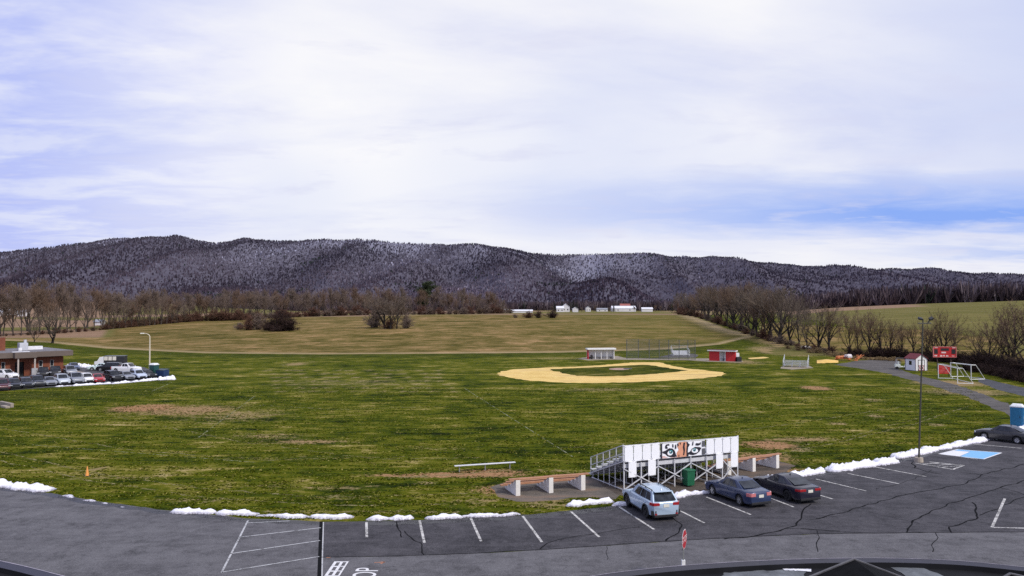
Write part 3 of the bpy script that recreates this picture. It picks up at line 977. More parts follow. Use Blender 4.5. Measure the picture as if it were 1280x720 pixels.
    for _ in range(900):
        t = random.uniform(-1.0, -.33)
        y = random.uniform(960, 1030)
        x = t * y
        pts.append((x, y, H(x, y) - .5))
        hh.append(random.uniform(9, 16))
    p, hgt = np.array(pts), np.array(hh)
    n = len(p)
    VV, FF, AA = [], [], []
    tone = np.clip(RNG.normal(.38, .17, n), 0, .76)
    ev = RNG.uniform(0, 1, n) < .025
    tone[ev] = .92
    for k in range(12):
        a = RNG.uniform(0, 3.14, n)
        w = RNG.uniform(.3, .95, n)
        off = np.stack([RNG.normal(0, 1.9, n), RNG.normal(0, 1.9, n), np.zeros(n)], 1)
        dx = np.stack([np.cos(a) * w * .5, np.sin(a) * w * .5, np.zeros(n)], 1)
        up = np.zeros((n, 3))
        up[:, 2] = hgt * RNG.uniform(.6, 1, n)
        quad = np.stack([p - dx * .2, p + dx * .2, p + off + dx + up * RNG.uniform(.5, .75, (n, 1)), p + off * 1.3 + dx * .5 + up * .93, p + off * 1.3 - dx * .3 + up, p + off - dx + up * RNG.uniform(.5, .75, (n, 1))], 1)
        o0 = sum(len(v) for v in VV)
        VV.append(quad.reshape(-1, 3))
        FF.append(np.arange(6 * n).reshape(n, 6) + o0)
        AA.append(np.clip(tone + RNG.normal(0, .05, n) * (tone < .8), 0, .99))
    m3 = attr_mat('valley_wood', 'tone', [(0, (.022, .016, .020)), (.35, (.070, .051, .058)), (.6, (.125, .095, .105)), (.78, (.30, .25, .27)), (.83, (.02, .03, .024)), (1, (.03, .045, .034))])
    o = np_mesh('woodland', np.concatenate(VV), np.concatenate(FF), m3, None, {'tone': np.concatenate(AA)})
    tag(o, 'far band of leafless woodland at the foot of the ridge', 'woodland', kind='stuff')
build_ridge()

#@@TREES
# ------------------------------------------------------------------ trees
def gen_tree(seed, style):
    rnd = random.Random(seed)
    trunk, crown = MB(), MB()
    P_ = dict(
        upright=dict(h0=.16, top=1.0, ang=(12, 32), lv=4, nb=(3, 4), ln=.36, r0=.15, tw=.026, twl=.75, ntw=6, cl=.64),
        spread=dict(h0=.14, top=.74, ang=(24, 56), lv=4, nb=(3, 3), ln=.44, r0=.34, tw=.018, twl=.65, ntw=3, cl=.69),
        vase=dict(h0=.14, top=.85, ang=(16, 42), lv=4, nb=(3, 3), ln=.43, r0=.25, tw=.020, twl=.7, ntw=4, cl=.68))[style]
    def wander(d, a):
        v = Vector((rnd.gauss(0, a), rnd.gauss(0, a), rnd.gauss(0, a * .6)))
        return (d + v).normalized()
    def twigs(p, d, n):
        for _ in range(n):
            q = wander(d, .75)
            q.z += .18
            l = P_['twl'] * rnd.uniform(.5, 1.2)
            e = p + q * l
            s = q.cross(Vector((rnd.gauss(0, 1), rnd.gauss(0, 1), rnd.gauss(0, 1)))).normalized() * P_['tw'] * rnd.uniform(.6, 1.4)
            crown.add([p - s, p + s, e], [(0, 1, 2)])
    def grow(p, d, l, r, lv):
        mb = trunk if lv <= 2 else crown
        ns = 3 if lv < 3 else 2
        pts = [p.copy()]
        q = p.copy()
        for k in range(ns):
            d = wander(d, .16 if lv else .06)
            if lv >= 1:
                d = (d + Vector((0, 0, .10))).normalized()
            q = q + d * l / ns
            pts.append(q.copy())
        side = 6 if lv == 0 else 5 if lv == 1 else 3
        for k in range(ns):
            ra, rb = r * (1 - .5 * k / ns), r * (1 - .5 * (k + 1) / ns)
            mb.tube(pts[k], pts[k + 1], ra, rb, side, cap=False)
        if lv >= P_['lv']:
            for k in range(1, ns + 1):
                twigs(pts[k], d, P_['ntw'])
            return
        if lv >= 2:
            for k in range(1, ns + 1):
                twigs(pts[k], d, 2)
        nb = rnd.randint(*P_['nb'])
        for b in range(nb):
            f = 1.0 if b == 0 else rnd.uniform(.35, .98)
            k = min(ns - 1, int(f * ns))
            bp = pts[k].lerp(pts[k + 1], f * ns - k)
            a = R(rnd.uniform(*P_['ang'])) * (.5 if b == 0 else 1)
            ax = d.cross(Vector((rnd.gauss(0, 1), rnd.gauss(0, 1), rnd.gauss(0, 1)))).normalized()
            bd = Matrix.Rotation(a, 3, ax) @ d
            grow(bp, bd, l * P_['cl'] * rnd.uniform(.75, 1.2), r * .5, lv + 1)
    Ht = 10.0
    h0 = P_['h0'] * Ht
    # trunk
    d = wander(Vector((0, 0, 1)), .05)
    pts = [Vector((0, 0, -.4))]
    nseg = 7
    tl = P_['top'] * Ht * .72
    for k in range(nseg):
        d = wander((d + Vector((0, 0, .4))).normalized(), .10)
        pts.append(pts[-1] + d * tl / nseg)
    rr = [P_['r0'] * (1 - .82 * k / nseg) for k in range(nseg + 1)]
    rr[0] *= 1.35
    for k in range(nseg):
        trunk.tube(pts[k], pts[k + 1], rr[k], rr[k + 1], 7, cap=False)
    nl = 13
    for b in range(nl):
        f = P_['h0'] + (1 - P_['h0']) * (b + rnd.random()) / nl
        k = min(nseg - 1, int(f * nseg))
        bp = pts[k].lerp(pts[k + 1], f * nseg - k)
        az = rnd.uniform(0, 6.28)
        an = R(rnd.uniform(*P_['ang'])) * (1.25 - .5 * f)
        bd = Vector((math.sin(an) * math.cos(az), math.sin(an) * math.sin(az), math.cos(an)))
        grow(bp, bd, Ht * P_['ln'] * (1.0 - .55 * f) * rnd.uniform(.75, 1.1), rr[k] * .55, 2 if f > .6 else 1 if rnd.random() < .55 else 2)
    return trunk, crown

def norm_height(mbs, h=10.0):
    zm = max(v[2] for m in mbs for v in m.v)
    k = h / zm
    for m in mbs:
        m.v = [(x * k, y * k, z * k) for x, y, z in m.v]

def gen_shrub(seed, dens=1.0):
    rnd = random.Random(seed)
    stem, crown = MB(), MB()
    for i in range(30):
        az = rnd.uniform(0, 6.28)
        el = R(90) * rnd.random() ** .75
        rad = 4.6 * (.75 + .45 * mnoise.noise(Vector((math.cos(az) * 1.5, math.sin(az) * 1.5, el * 1.6 + seed))) + rnd.uniform(-.08, .08))
        end = Vector((math.cos(az) * math.cos(el) * rad, math.sin(az) * math.cos(el) * rad, math.sin(el) * rad * 1.05 + .5))
        p = Vector((rnd.gauss(0, .5), rnd.gauss(0, .5), -.2))
        q = p
        for k in range(4):
            q2 = p.lerp(end, (k + 1) / 4) + Vector((rnd.gauss(0, .16), rnd.gauss(0, .16), .35 * math.sin(math.pi * (k + 1) / 4)))
            d = (q2 - q).normalized()
            stem.tube(q, q2, .085 * (1 - k / 5), .085 * (1 - (k + 1) / 5), 4, cap=False)
            for _ in range(int(3 * dens)):
                b = (d + Vector((rnd.gauss(0, .8), rnd.gauss(0, .8), rnd.gauss(.1, .5)))).normalized()
                s0 = q.lerp(q2, rnd.random())
                e = s0 + b * rnd.uniform(.6, 1.6)
                crown.tube(s0, e, .03, .012, 3, cap=False)
                for _ in range(int(12 * dens)):
                    c = s0.lerp(e, rnd.random())
                    t = (b + Vector((rnd.gauss(0, .9), rnd.gauss(0, .9), rnd.gauss(.15, .7)))).normalized()
                    sd = t.cross(Vector((rnd.gauss(0, 1), rnd.gauss(0, 1), rnd.gauss(0, 1)))).normalized() * .03
                    e2 = c + t * rnd.uniform(.4, 1.1)
                    e2.z = max(e2.z, .0)
                    crown.add([c - sd, c + sd, e2], [(0, 1, 2)])
            q = q2
    return stem, crown

def gen_conifer(seed, pine=False):
    rnd = random.Random(seed)
    trunk, crown = MB(), MB()
    trunk.tube((0, 0, -.3), (0, 0, 9.6), .22, .03, 7)
    if pine:
        for i in range(34):
            z = rnd.uniform(2.6, 9.6)
            az = rnd.uniform(0, 6.28)
            l = rnd.uniform(1.2, 3.4) * (1.15 - abs(z - 7.6) / 6)
            e = Vector((math.cos(az) * l, math.sin(az) * l, z + rnd.uniform(.1, .8)))
            trunk.tube((0, 0, z), e, .07, .025, 4, cap=False)
            for c in range(3):
                cc = e.lerp(Vector((0, 0, z)), c * .22) + Vector((rnd.gauss(0, .2), rnd.gauss(0, .2), .1))
                for _ in range(60):
                    v = Vector((rnd.gauss(0, .42), rnd.gauss(0, .42), rnd.gauss(.05, .2)))
                    t = Vector((rnd.gauss(0, 1), rnd.gauss(0, 1), rnd.gauss(.4, .8))).normalized() * .34
                    s = t.cross(Vector((rnd.gauss(0, 1), rnd.gauss(0, 1), 1))).normalized() * .10
                    crown.add([cc + v - s, cc + v + s, cc + v + t], [(0, 1, 2)])
    else:
        for i in range(1500):
            z = 10 * (1 - rnd.random() ** .55) * .97 + .3
            rr = (10.2 - z) * .24 * rnd.uniform(.35, 1.1)
            az = rnd.uniform(0, 6.28)
            c = Vector((math.cos(az) * rr, math.sin(az) * rr, z))
            o = Vector((math.cos(az), math.sin(az), -.35)) * rnd.uniform(.3, .7)
            s = Vector((-math.sin(az), math.cos(az), 0)) * rnd.uniform(.1, .22)
            crown.add([c - s, c + s, c + o], [(0, 1, 2)])
    return trunk, crown

M_BARK = mat('bark', (.060, .046, .038), .95, 0, .3, 2)
M_BARKD = mat('dark_bark', (.016, .011, .008), .95, 0, .3, 2)
M_TWIG = mat('twig_brown', (.15, .094, .062), .95, 0, .22, .6)
M_TWIGG = mat('twig_grey', (.16, .115, .090), .95, 0, .22, .6)
M_TWIGO = mat('twig_olive', (.135, .102, .075), .95, 0, .22, .6)
M_TWIGW = mat('twig_warm', (.105, .066, .038), .95, 0, .25, .6)
M_TWIGR = mat('twig_red_brown', (.11, .050, .030), .95, 0, .25, .6)
M_TWIGD = mat('twig_dark', (.036, .016, .011), .95, 0, .3, .6)
M_TAN = mat('dry_weed', (.30, .21, .10), .95, 0, .3, .6)
M_NEEDLE = mat('pine_needle', (.030, .044, .014), .9, 0, .3, .6)
M_NEEDLED = mat('dark_needle', (.010, .015, .010), .9, 0, .3, .6)

def proto_tree(name, cat, gen, mt, mc, loc=(0, 0, 0)):
    t, c = gen
    norm_height((t, c))
    root = thing(name, 'tree', cat, loc)
    t.build('trunk' if 'shrub' not in name else 'stem', mt, root, normals=False)
    c.build('crown', mc, root, normals=False)
    return root

class Pool:
    def __init__(self, roots):
        self.roots, self.used, self.k = roots, set(), 0
    def put(self, loc, h, label, group, sx=1.0, which=None, rz=None):
        i = self.k % len(self.roots) if which is None else which
        self.k += 1
        r = self.roots[i]
        s = h / 10.0
        rz = random.uniform(0, 6.28) if rz is None else rz
        sc = (s * sx, s * sx, s)
        loc = (loc[0], loc[1], loc[2])
        if i not in self.used:
            self.used.add(i)
            r.location, r.rotation_euler, r.scale = loc, (0, 0, rz), sc
            r['label'] = label
            if group:
                r['group'] = group
            return r
        return copy_thing(r, loc, rz, sc, label, group)

FARP = Pool([proto_tree('bare_tree', 'tree', gen_tree(100 + i, ('upright', 'vase')[i % 2]), M_BARK, (M_TWIGG, M_TWIG)[(i // 2) % 2]) for i in range(6)])
HEDP = Pool([proto_tree('bare_tree', 'tree', gen_tree(200 + i, ('spread', 'vase', 'spread')[i % 3]), M_BARKD, (M_TWIGW, M_TWIG, M_TWIGW)[i % 3]) for i in range(5)])
GRYP = Pool([proto_tree('bare_tree', 'tree', gen_tree(300 + i, ('vase', 'spread')[i % 2]), M_BARKD, M_TWIGO) for i in range(3)])
SHRP = Pool([proto_tree('shrub', 'shrub', gen_shrub(400 + i), M_BARKD, (M_TWIGR, M_TWIGW)[i % 2]) for i in range(3)])
SHDP = Pool([proto_tree('dark_shrub', 'shrub', gen_shrub(420 + i, 1.25), M_BARKD, M_TWIGD) for i in range(2)])
SHGP = Pool([proto_tree('grey_shrub', 'shrub', gen_shrub(440 + i), M_BARK, M_TWIGG) for i in range(2)])
WEEDP = Pool([proto_tree('weed_shrub', 'shrub', gen_shrub(460), M_TAN, M_TAN)])
PINE = Pool([proto_tree('pine_tree', 'tree', gen_conifer(5, True), M_BARK, M_NEEDLE)])
SPR = Pool([proto_tree('evergreen_tree', 'tree', gen_conifer(6), M_BARKD, M_NEEDLED)])

def put_px(pool, px, py, top, label, group, sx=1.0, back=0.0, **k):
    g = G(px, py)
    s = 1.0 + back / g.y
    x, y = g.x * s, g.y * s
    h = (py - top) * y / F
    pool.put((x, y, H(x, y) - .05), h, label, group, sx, **k)

rnd = random.Random(11)
BASE_L = [(-60, 424), (0, 421), (60, 418), (110, 414), (180, 408), (240, 402), (300, 400), (380, 396), (470, 393.5), (560, 393), (640, 391.5)]
TOP_L = [(-60, 352), (0, 352), (30, 350), (60, 346), (90, 351), (130, 360), (170, 365), (190, 358), (230, 366), (262, 360), (310, 357), (350, 360), (400, 358), (450, 355), (490, 358), (520, 357), (560, 358), (600, 360), (640, 366)]
def seglab(x):
    if x < 130:
        return 'tall bare tree in the open row behind the brick building', 'bare trees behind the brick building'
    if x < 290:
        return 'bare tree rising behind the brown brush at the left field edge', 'bare trees behind the brown brush'
    if x < 460:
        return 'bare tree in the treeline left of the grey twin thicket', 'bare trees of the treeline left of the twin thicket'
    if x < 545:
        return 'bare tree in the treeline around the lone pine', 'bare trees of the treeline around the pine'
    return 'bare tree in the treeline between the pine and the farm', 'bare trees of the treeline right of the pine'
x = -40.0
while x < 636:
    lab, grp = seglab(x)
    yb = interp(BASE_L, x)
    if not 519 < x < 543:
        put_px(FARP, x, yb, interp(TOP_L, x) + rnd.uniform(-3, 13), lab, grp, rnd.uniform(.55, .95), rnd.uniform(0, 4))
    x += rnd.uniform(5.5, 9.5) if x > 120 else rnd.uniform(9, 15)
x = -30.0
while x < 632:
    lab, grp = seglab(x)
    yb = interp(BASE_L, x)
    put_px(FARP, x, yb, interp(TOP_L, x) + rnd.uniform(-2, 10), lab, grp, rnd.uniform(.6, .95), rnd.uniform(14, 40))
    x += rnd.uniform(7, 12) if x > 120 else rnd.uniform(14, 22)
# brush at the foot of the treeline
x = 132.0
while x < 302:
    yb = interp([(130, 412.5), (200, 405.5), (240, 402), (300, 400.5)], x)
    put_px(SHRP, x, yb, yb - rnd.uniform(8, 17), 'low red-brown brush along the left edge of the hay field', 'brush along the left field edge', rnd.uniform(.9, 1.5), rnd.uniform(0, 4))
    x += rnd.uniform(3.5, 7)
x = 300.0
while x < 640:
    yb = interp(BASE_L, x) + .2
    put_px(SHRP if rnd.random() < .7 else SHGP, x, yb, yb - rnd.uniform(4, 15), 'low brown brush at the foot of the central treeline', 'brush under the central treeline', rnd.uniform(1.0, 1.8), rnd.uniform(0, 12))
    x += rnd.uniform(3.5, 8.5)
for x in np.arange(-10, 128, 9):
    yb = interp(BASE_L, x) + .5
    put_px(SHRP, x, yb, yb - rnd.uniform(3, 8), 'low brown brush under the trees behind the brick building', 'brush behind the brick building', 1.3, rnd.uniform(0, 6))
# trees and thickets standing in the hay field
put_px(GRYP, 43, 428, 398, 'small bare tree behind the brick building, left of two', None, .9)
put_px(GRYP, 65.5, 429, 380, 'larger round bare tree behind the brick building, right of two', None, .95)
put_px(SHGP, 300, 412, 401, 'small grey shrub at the left end of the dark thicket', None, 1.4)
put_px(SHRP, 312, 412.5, 391, 'brown bushy thicket left of centre in the field clump', None, 1.15)
put_px(SHGP, 322, 412.2, 387, 'taller grey-brown bush at the middle of the field clump', None, 1.1)
put_px(SHRP, 334, 412.8, 396, 'low brown shrub filling the gap beside the darkest bush', None, 1.5)
put_px(SHDP, 351, 414, 382, 'darkest reddish-black bush standing in the hay field', None, 1.15)
put_px(SHDP, 341, 413.4, 394, 'small dark shrub against the left side of the darkest bush', None, 1.3)
put_px(SHDP, 363, 413.4, 395, 'small dark shrub against the right side of the darkest bush', None, 1.35)
put_px(GRYP, 481, 410.5, 365, 'left tree of the grey twin thicket in the hay field', None, 1.0, which=1)
put_px(GRYP, 496, 411, 363, 'right tree of the grey twin thicket in the hay field', None, .95, which=2)
put_px(GRYP, 488, 411.5, 372, 'lower middle tree of the grey twin thicket in hay field', None, 1.2, which=0)
put_px(SHGP, 469, 409.5, 384, 'grey shrub at the left foot of the twin thicket', None, 1.0)
put_px(SHGP, 507, 410.5, 388, 'grey shrub at the right foot of the twin thicket', None, 1.0)
put_px(SHRP, 487, 411, 396, 'brown undergrowth between the two trunks of the twin thicket', None, 1.3)
put_px(PINE, 530, 392.5, 350, 'lone dark green pine in the leafless treeline', None, 1.25, -3)
put_px(SHRP, 661, 397.5, 387, 'left brown bush of the pair in front of the farm', None, 1.3)
put_px(SHRP, 673, 397.5, 384, 'taller brown bush in the middle of the group before the farm', None, 1.2)
put_px(SHDP, 691, 397.5, 386, 'dark wide bush at the right of the group before the farm', None, 1.4)
put_px(SHGP, 644, 397.5, 391, 'tiny grey bush alone left of the farm bushes', None, .9)

# hedgerow on the right
BASE_R = [(838, 391), (870, 396), (900, 405.5), (930, 416), (960, 425.5), (990, 433), (1010, 438), (1040, 442), (1060, 445), (1100, 447), (1140, 449), (1180, 452), (1230, 458), (1280, 470), (1360, 488)]
TOP_R = [(838, 370), (860, 361), (880, 351), (900, 347), (930, 349), (950, 345), (975, 351), (1000, 358), (1020, 370), (1035, 379), (1048, 392), (1064, 388), (1085, 378), (1105, 384), (1130, 397), (1150, 390), (1180, 384), (1200, 394), (1220, 402), (1245, 383), (1275, 376), (1330, 370)]
x = 840.0
while x < 1040:
    yb = interp(BASE_R, x)
    if x < 950:
        lab, grp = 'bare tree in the tall far end of the right hedgerow', 'bare trees of the far hedgerow'
    else:
        lab, grp = 'bare grey tree in the hedgerow behind the small metal bleachers', 'bare trees behind the small bleachers'
    put_px(GRYP if rnd.random() < .65 else HEDP, x, yb, interp(TOP_R, x) + (rnd.uniform(-3, 12) if x < 950 else rnd.uniform(-4, 20)), lab, grp, rnd.uniform(.6, .95), rnd.uniform(0, 6))
    x += rnd.uniform(5, 9) if x < 950 else rnd.uniform(8, 15)
x = 846.0
while x < 985:
    yb = interp(BASE_R, x)
    put_px(GRYP if rnd.random() < .5 else FARP, x, yb, interp(TOP_R, x) + rnd.uniform(3, 12), 'bare tree in the back rank of the right hedgerow', 'bare trees at the back of the hedgerow', rnd.uniform(.8, 1.0), rnd.uniform(12, 30))
    x += rnd.uniform(8, 13)
for i, (x, top, sx) in enumerate([(1062, 388, .8), (1073, 396, .7), (1088, 377, .9), (1102, 384, .8), (1113, 396, .7), (1127, 402, .8), (1142, 391, .8), (1158, 399, .7), (1166, 396, .8), (1181, 383, .9), (1193, 400, .7), (1222, 398, .7), (1236, 386, .95), (1253, 399, .75), (1266, 378, .95), (1283, 372, 1.0), (1302, 380, .9), (1324, 376, .9)]):
    spot = ['above the dark brush left of the shed', 'behind the shed and the scoreboard', 'in the dark thicket right of the scoreboard'][0 if x < 1125 else 1 if x < 1205 else 2]
    put_px(HEDP, x, interp(BASE_R, x), top, 'gnarled bare tree ' + spot, 'gnarled bare trees ' + spot, sx, rnd.uniform(1, 7))
for x in np.arange(850, 1045, 7):
    yb = interp(BASE_R, x)
    put_px(SHRP if rnd.random() < .6 else SHGP, x, yb + .5, yb - rnd.uniform(6, 14), 'brown brush under the right hedgerow', 'brush under the right hedgerow', 1.3, rnd.uniform(0, 4))
for x in np.arange(1062, 1140, 7):
    yb = interp(BASE_R, x)
    put_px(SHDP, x, yb + .5, yb - rnd.uniform(10, 18), 'dark brush behind the gravel turnaround', 'dark brush behind the gravel turnaround', 1.2, rnd.uniform(0, 4))
for x in np.arange(1146, 1330, 6.5):
    yb = interp(BASE_R, x) + 1
    put_px(SHDP, x, yb, yb - rnd.uniform(12, 22) - (6 if x > 1215 else 0), 'dark tangled brush behind the scoreboard and goals', 'dark brush behind the goals', 1.2, rnd.uniform(0, 4))
for x in np.arange(1208, 1330, 8):
    yb = interp(BASE_R, x) + 9
    put_px(SHDP, x, yb, yb - rnd.uniform(11, 18), 'dark low brush beside the back lane', 'dark low brush beside the back lane', 1.3, rnd.uniform(0, 2))
for x in list(np.arange(1064, 1130, 6)):
    yb = interp(BASE_R, x) + 3.6
    put_px(WEEDP, x, yb, yb - rnd.uniform(4, 7), 'dry tan weeds edging the gravel turnaround', 'dry weeds edging the turnaround', 1.5, rnd.uniform(0, 1))
for x, y, h in ((985, 436, 6), (998, 438, 7), (1012, 441, 6), (1022, 441.5, 9), (1036, 444, 7), (1045, 446, 9), (1052, 446.5, 8)):
    put_px(WEEDP, x, y, y - h, 'dry tan weeds near the small bleachers', 'dry weeds near the small bleachers', 1.4)

#@@CARS
# ------------------------------------------------------------------ vehicles
M_GLASS = glass_mat()
M_TYRE = mat('tyre_rubber', (.014, .014, .015), .85, 0, .2, 6)
M_RIM = mat('alloy_rim', (.45, .45, .46), .35, .8, .1, 4)
M_RIMD = mat('dark_rim', (.06, .06, .065), .4, .6, .1, 4)
M_BLACK = mat('black_plastic', (.016, .016, .018), .6, 0, .2, 5)
M_TAIL = mat('tail_lens', (.36, .012, .016), .18, 0, .15, 8, 0, .6)
M_TAILW = mat('tail_lens_pale', (.62, .20, .20), .18, 0, .1, 8, 0, .6)
M_HEAD = mat('head_lens', (.62, .64, .68), .12, .2, .1, 8, 0, .6)
M_PLATE = mat('licence_plate', (.72, .70, .60), .5, 0, .06, 10)
M_CHROME = mat('chrome', (.62, .62, .64), .18, 1, .05, 6)

KINDS = dict(
    sedan=dict(L=4.50, W=1.76, H=1.43, wb=2.60, fo=.92, r=.315, top=[(-2.25, .80), (-2.18, .93), (-1.45, .99), (-.3, .94), (.85, .93), (1.6, .86), (2.1, .74), (2.25, .60)], g=(.90, .22, -.72, -1.50), yr=.70),
    coupe=dict(L=4.66, W=1.83, H=1.42, wb=2.81, fo=.80, r=.335, top=[(-2.33, .82), (-2.27, .96), (-1.6, 1.01), (-.3, .93), (.85, .92), (1.6, .86), (2.15, .74), (2.33, .58)], g=(.82, .12, -.70, -1.72), yr=.68),
    hatch=dict(L=4.46, W=1.80, H=1.58, wb=2.67, fo=.90, r=.345, top=[(-2.23, .95), (-2.20, 1.04), (-1.4, 1.06), (-.3, 1.01), (.9, 1.0), (1.6, .93), (2.05, .80), (2.23, .64)], g=(.98, .28, -1.72, -2.12), yr=.70),
    suv=dict(L=4.7, W=1.88, H=1.72, wb=2.75, fo=.92, r=.37, top=[(-2.35, 1.0), (-2.31, 1.12), (-1.4, 1.12), (-.3, 1.09), (1.0, 1.08), (1.7, 1.03), (2.2, .92), (2.35, .72)], g=(1.02, .42, -1.95, -2.26), yr=.75),
    pickup=dict(L=5.6, W=1.95, H=1.85, wb=3.5, fo=.95, r=.40, top=[(-2.8, 1.12), (-2.76, 1.16), (-.6, 1.18), (.2, 1.16), (1.4, 1.16), (2.1, 1.12), (2.65, 1.02), (2.8, .78)], g=(1.35, .75, -.35, -.62), yr=.78),
)
WHEEL = {}

def wheel_mb(r, w):
    ty, rm = MB(), MB()
    n = 22
    prof = [(r * .64, -w / 2), (r * .93, -w / 2), (r, -w / 2 + .03), (r, w / 2 - .03), (r * .93, w / 2), (r * .64, w / 2)]
    def lathe_y(mb, prof, closed=False):
        vs = []
        for rad, y in prof:
            for i in range(n):
                a = 2 * math.pi * i / n
                vs.append((rad * math.cos(a), y, rad * math.sin(a)))
        mb.add(vs, [(k * n + i, k * n + (i + 1) % n, (k + 1) * n + (i + 1) % n, (k + 1) * n + i) for k in range(len(prof) - 1) for i in range(n)])
    lathe_y(ty, prof)
    lathe_y(rm, [(r * .66, w / 2 - .015), (r * .60, w / 2 - .02), (r * .57, w / 2 - .05), (r * .15, w / 2 - .07), (.001, w / 2 - .06)])
    for k in range(5):
        a = 2 * math.pi * k / 5
        rm.beam((math.cos(a) * r * .1, w / 2 - .03, math.sin(a) * r * .1), (math.cos(a) * r * .6, w / 2 - .02, math.sin(a) * r * .6), .05, .03)
    rm.tube((0, w / 2 - .06, 0), (0, w / 2 - .01, 0), r * .15, r * .13, 10)
    return ty, rm

def car(name, label, cat, kind, pm, loc, rz, rim=None, detail=True, group=None, tail=None, clad=False, bed=False):
    k = KINDS[kind]
    Ln, W, Ht, r = k['L'], k['W'], k['H'], k['r']
    top = k['top']
    root = thing(name, label, cat, loc, rz, group)
    xf = Ln / 2 - k['fo']
    xr = xf - k['wb']
    ar = r + .055
    st = set([-Ln / 2, -Ln / 2 + .02, -Ln / 2 + .06, -Ln / 2 + .12, -Ln / 2 + .2, Ln / 2, Ln / 2 - .02, Ln / 2 - .06, Ln / 2 - .13, Ln / 2 - .22])
    for c in (xf, xr):
        for a in np.linspace(0, math.pi, 13):
            st.add(round(c + ar * math.cos(a), 4))
    for v in np.arange(-Ln / 2 + .3, Ln / 2 - .25, .16):
        if all(abs(v - q) > .05 for q in st):
            st.add(round(float(v), 4))
    st = sorted(st)
    sill = .24 if kind in ('sedan', 'coupe') else .30
    body = MB()
    rows = []
    for x in st:
        e = min(1.0, (Ln / 2 - abs(x)) / .42)
        yw = W / 2 * (1 - .17 * (1 - e) ** 2.2) * (1 - .02 * abs(2 * x / Ln) ** 2)
        zt = interp(top, x)
        zb = sill + .06 * (1 - e)
        for c in (xf, xr):
            if abs(x - c) < ar:
                zb = max(zb, r + math.sqrt(max(0, ar * ar - (x - c) ** 2)))
        zm = max(zb + .03, sill + .42 * (zt - sill))
        zs = max(zm + .03, zt - .17)
        half = [(yw * .955, zb), (yw * .995, zm), (yw, zs), (yw * .955, zt - .045), (yw * .86, zt), (yw * .45, zt + .022), (0, zt + .03)]
        rows.append([(x, y, z) for y, z in half] + [(x, -y, z) for y, z in half[-2::-1]])
    n = len(rows[0])
    body.add([p for rw in rows for p in rw], [(i * n + j, i * n + j + 1, (i + 1) * n + j + 1, (i + 1) * n + j) for i in range(len(rows) - 1) for j in range(n - 1)] + [tuple(range(n)), tuple((len(rows) - 1) * n + j for j in range(n - 1, -1, -1))])
    # cabin shell
    wf, rf, rr, rb = k['g']
    zf, zr_ = interp(top, wf) - .02, interp(top, rb) - .02
    yb, yr = W / 2 * .90, W / 2 * k['yr']
    zt = Ht - .035
    FB, RB, FT, RT = Vector((wf, yb * .93, zf)), Vector((rb, yb * .93, zr_)), Vector((rf, yr, zt - .02)), Vector((rr, yr * .97, zt - .03))
    mB, mT = (wf + rb) / 2, (rf + rr) / 2
    MBp, MT = Vector((mB, yb, (zf + zr_) / 2)), Vector((mT, yr * 1.02, zt))
    cab = MB()
    mir = lambda v: Vector((v.x, -v.y, v.z))
    cv = [FB, MBp, RB, FT, MT, RT]
    allv = cv + [mir(v) for v in cv] + [Vector((mT, 0, zt + .035)), Vector((rf - .02, 0, zt + .015)), Vector((rr, 0, zt + .0)), Vector((wf + .06, 0, zf + .01)), Vector((rb - .05, 0, zr_ + .01))]
    cab.add(allv, [(0, 1, 4, 3), (1, 2, 5, 4), (6, 9, 10, 7), (7, 10, 11, 8), (3, 4, 12, 13), (4, 5, 14, 12), (9, 13, 12, 10), (10, 12, 14, 11), (0, 3, 13, 15), (6, 15, 13, 9), (2, 16, 14, 5), (8, 11, 14, 16)])
    body.add(cab.v, cab.f)
    bo = body.build('body', pm, root, smooth=True, angle=38)
    def S(u, v, side):
        p = FB.lerp(MBp, u * 2) if u < .5 else MBp.lerp(RB, u * 2 - 1)
        q = FT.lerp(MT, u * 2) if u < .5 else MT.lerp(RT, u * 2 - 1)
        w = p.lerp(q, v)
        w.y += .012
        return w if side > 0 else mir(w)
    for side in (1, -1):
        spans = [(.16, .47), (.50, .80)] if kind not in ('hatch', 'suv') else [(.15, .42), (.445, .68), (.70, .90)]
        if kind == 'pickup':
            spans = [(.16, .52), (.56, .88)]
        for (u0, u1) in spans:
            mb = MB()
            us = [u0, (u0 + u1) / 2, u1]
            lo = [S(u, .10, side) for u in us]
            hi = [S(u, .88, side) for u in us]
            mb.add(lo + hi, [(0, 1, 4, 3), (1, 2, 5, 4)])
            mb.build('side_window', M_GLASS, root)
    ws = MB()
    a = [Vector((wf + .02, yb * .82, zf + .05)), Vector((rf + .035, yr * .88, zt - .05))]
    ws.add([a[0], Vector((wf + .075, 0, zf + .06)), mir(a[0]), mir(a[1]), Vector((rf + .02, 0, zt - .02)), a[1]], [(0, 1, 4, 5), (1, 2, 3, 4)])
    ws.v = [(x + .012, y, z + .008) for x, y, z in ws.v]
    ws.build('windshield', M_GLASS, root)
    rw = MB()
    b0, b1 = Vector((rb, yb * .80, zr_ + .06)), Vector((rr, yr * .84, zt - .06))
    mlo, mhi = Vector((rb - .045, 0, zr_ + .07)), Vector((rr - .005, 0, zt - .045))
    b0, b1 = b0.lerp(b1, .02), b0.lerp(b1, .97)
    rw.add([b0, mlo, mir(b0), mir(b1), mhi, b1], [(0, 1, 4, 5), (1, 2, 3, 4)])
    rw.v = [(x - .022, y, z + .016) for x, y, z in rw.v]
    rw.build('rear_window', M_GLASS, root)
    un = MB()
    un.box((0, 0, .40), (Ln - .3, W - .50, .50))
    un.build('underbody', M_BLACK, root)
    key = (r, (rim or M_RIM).name)
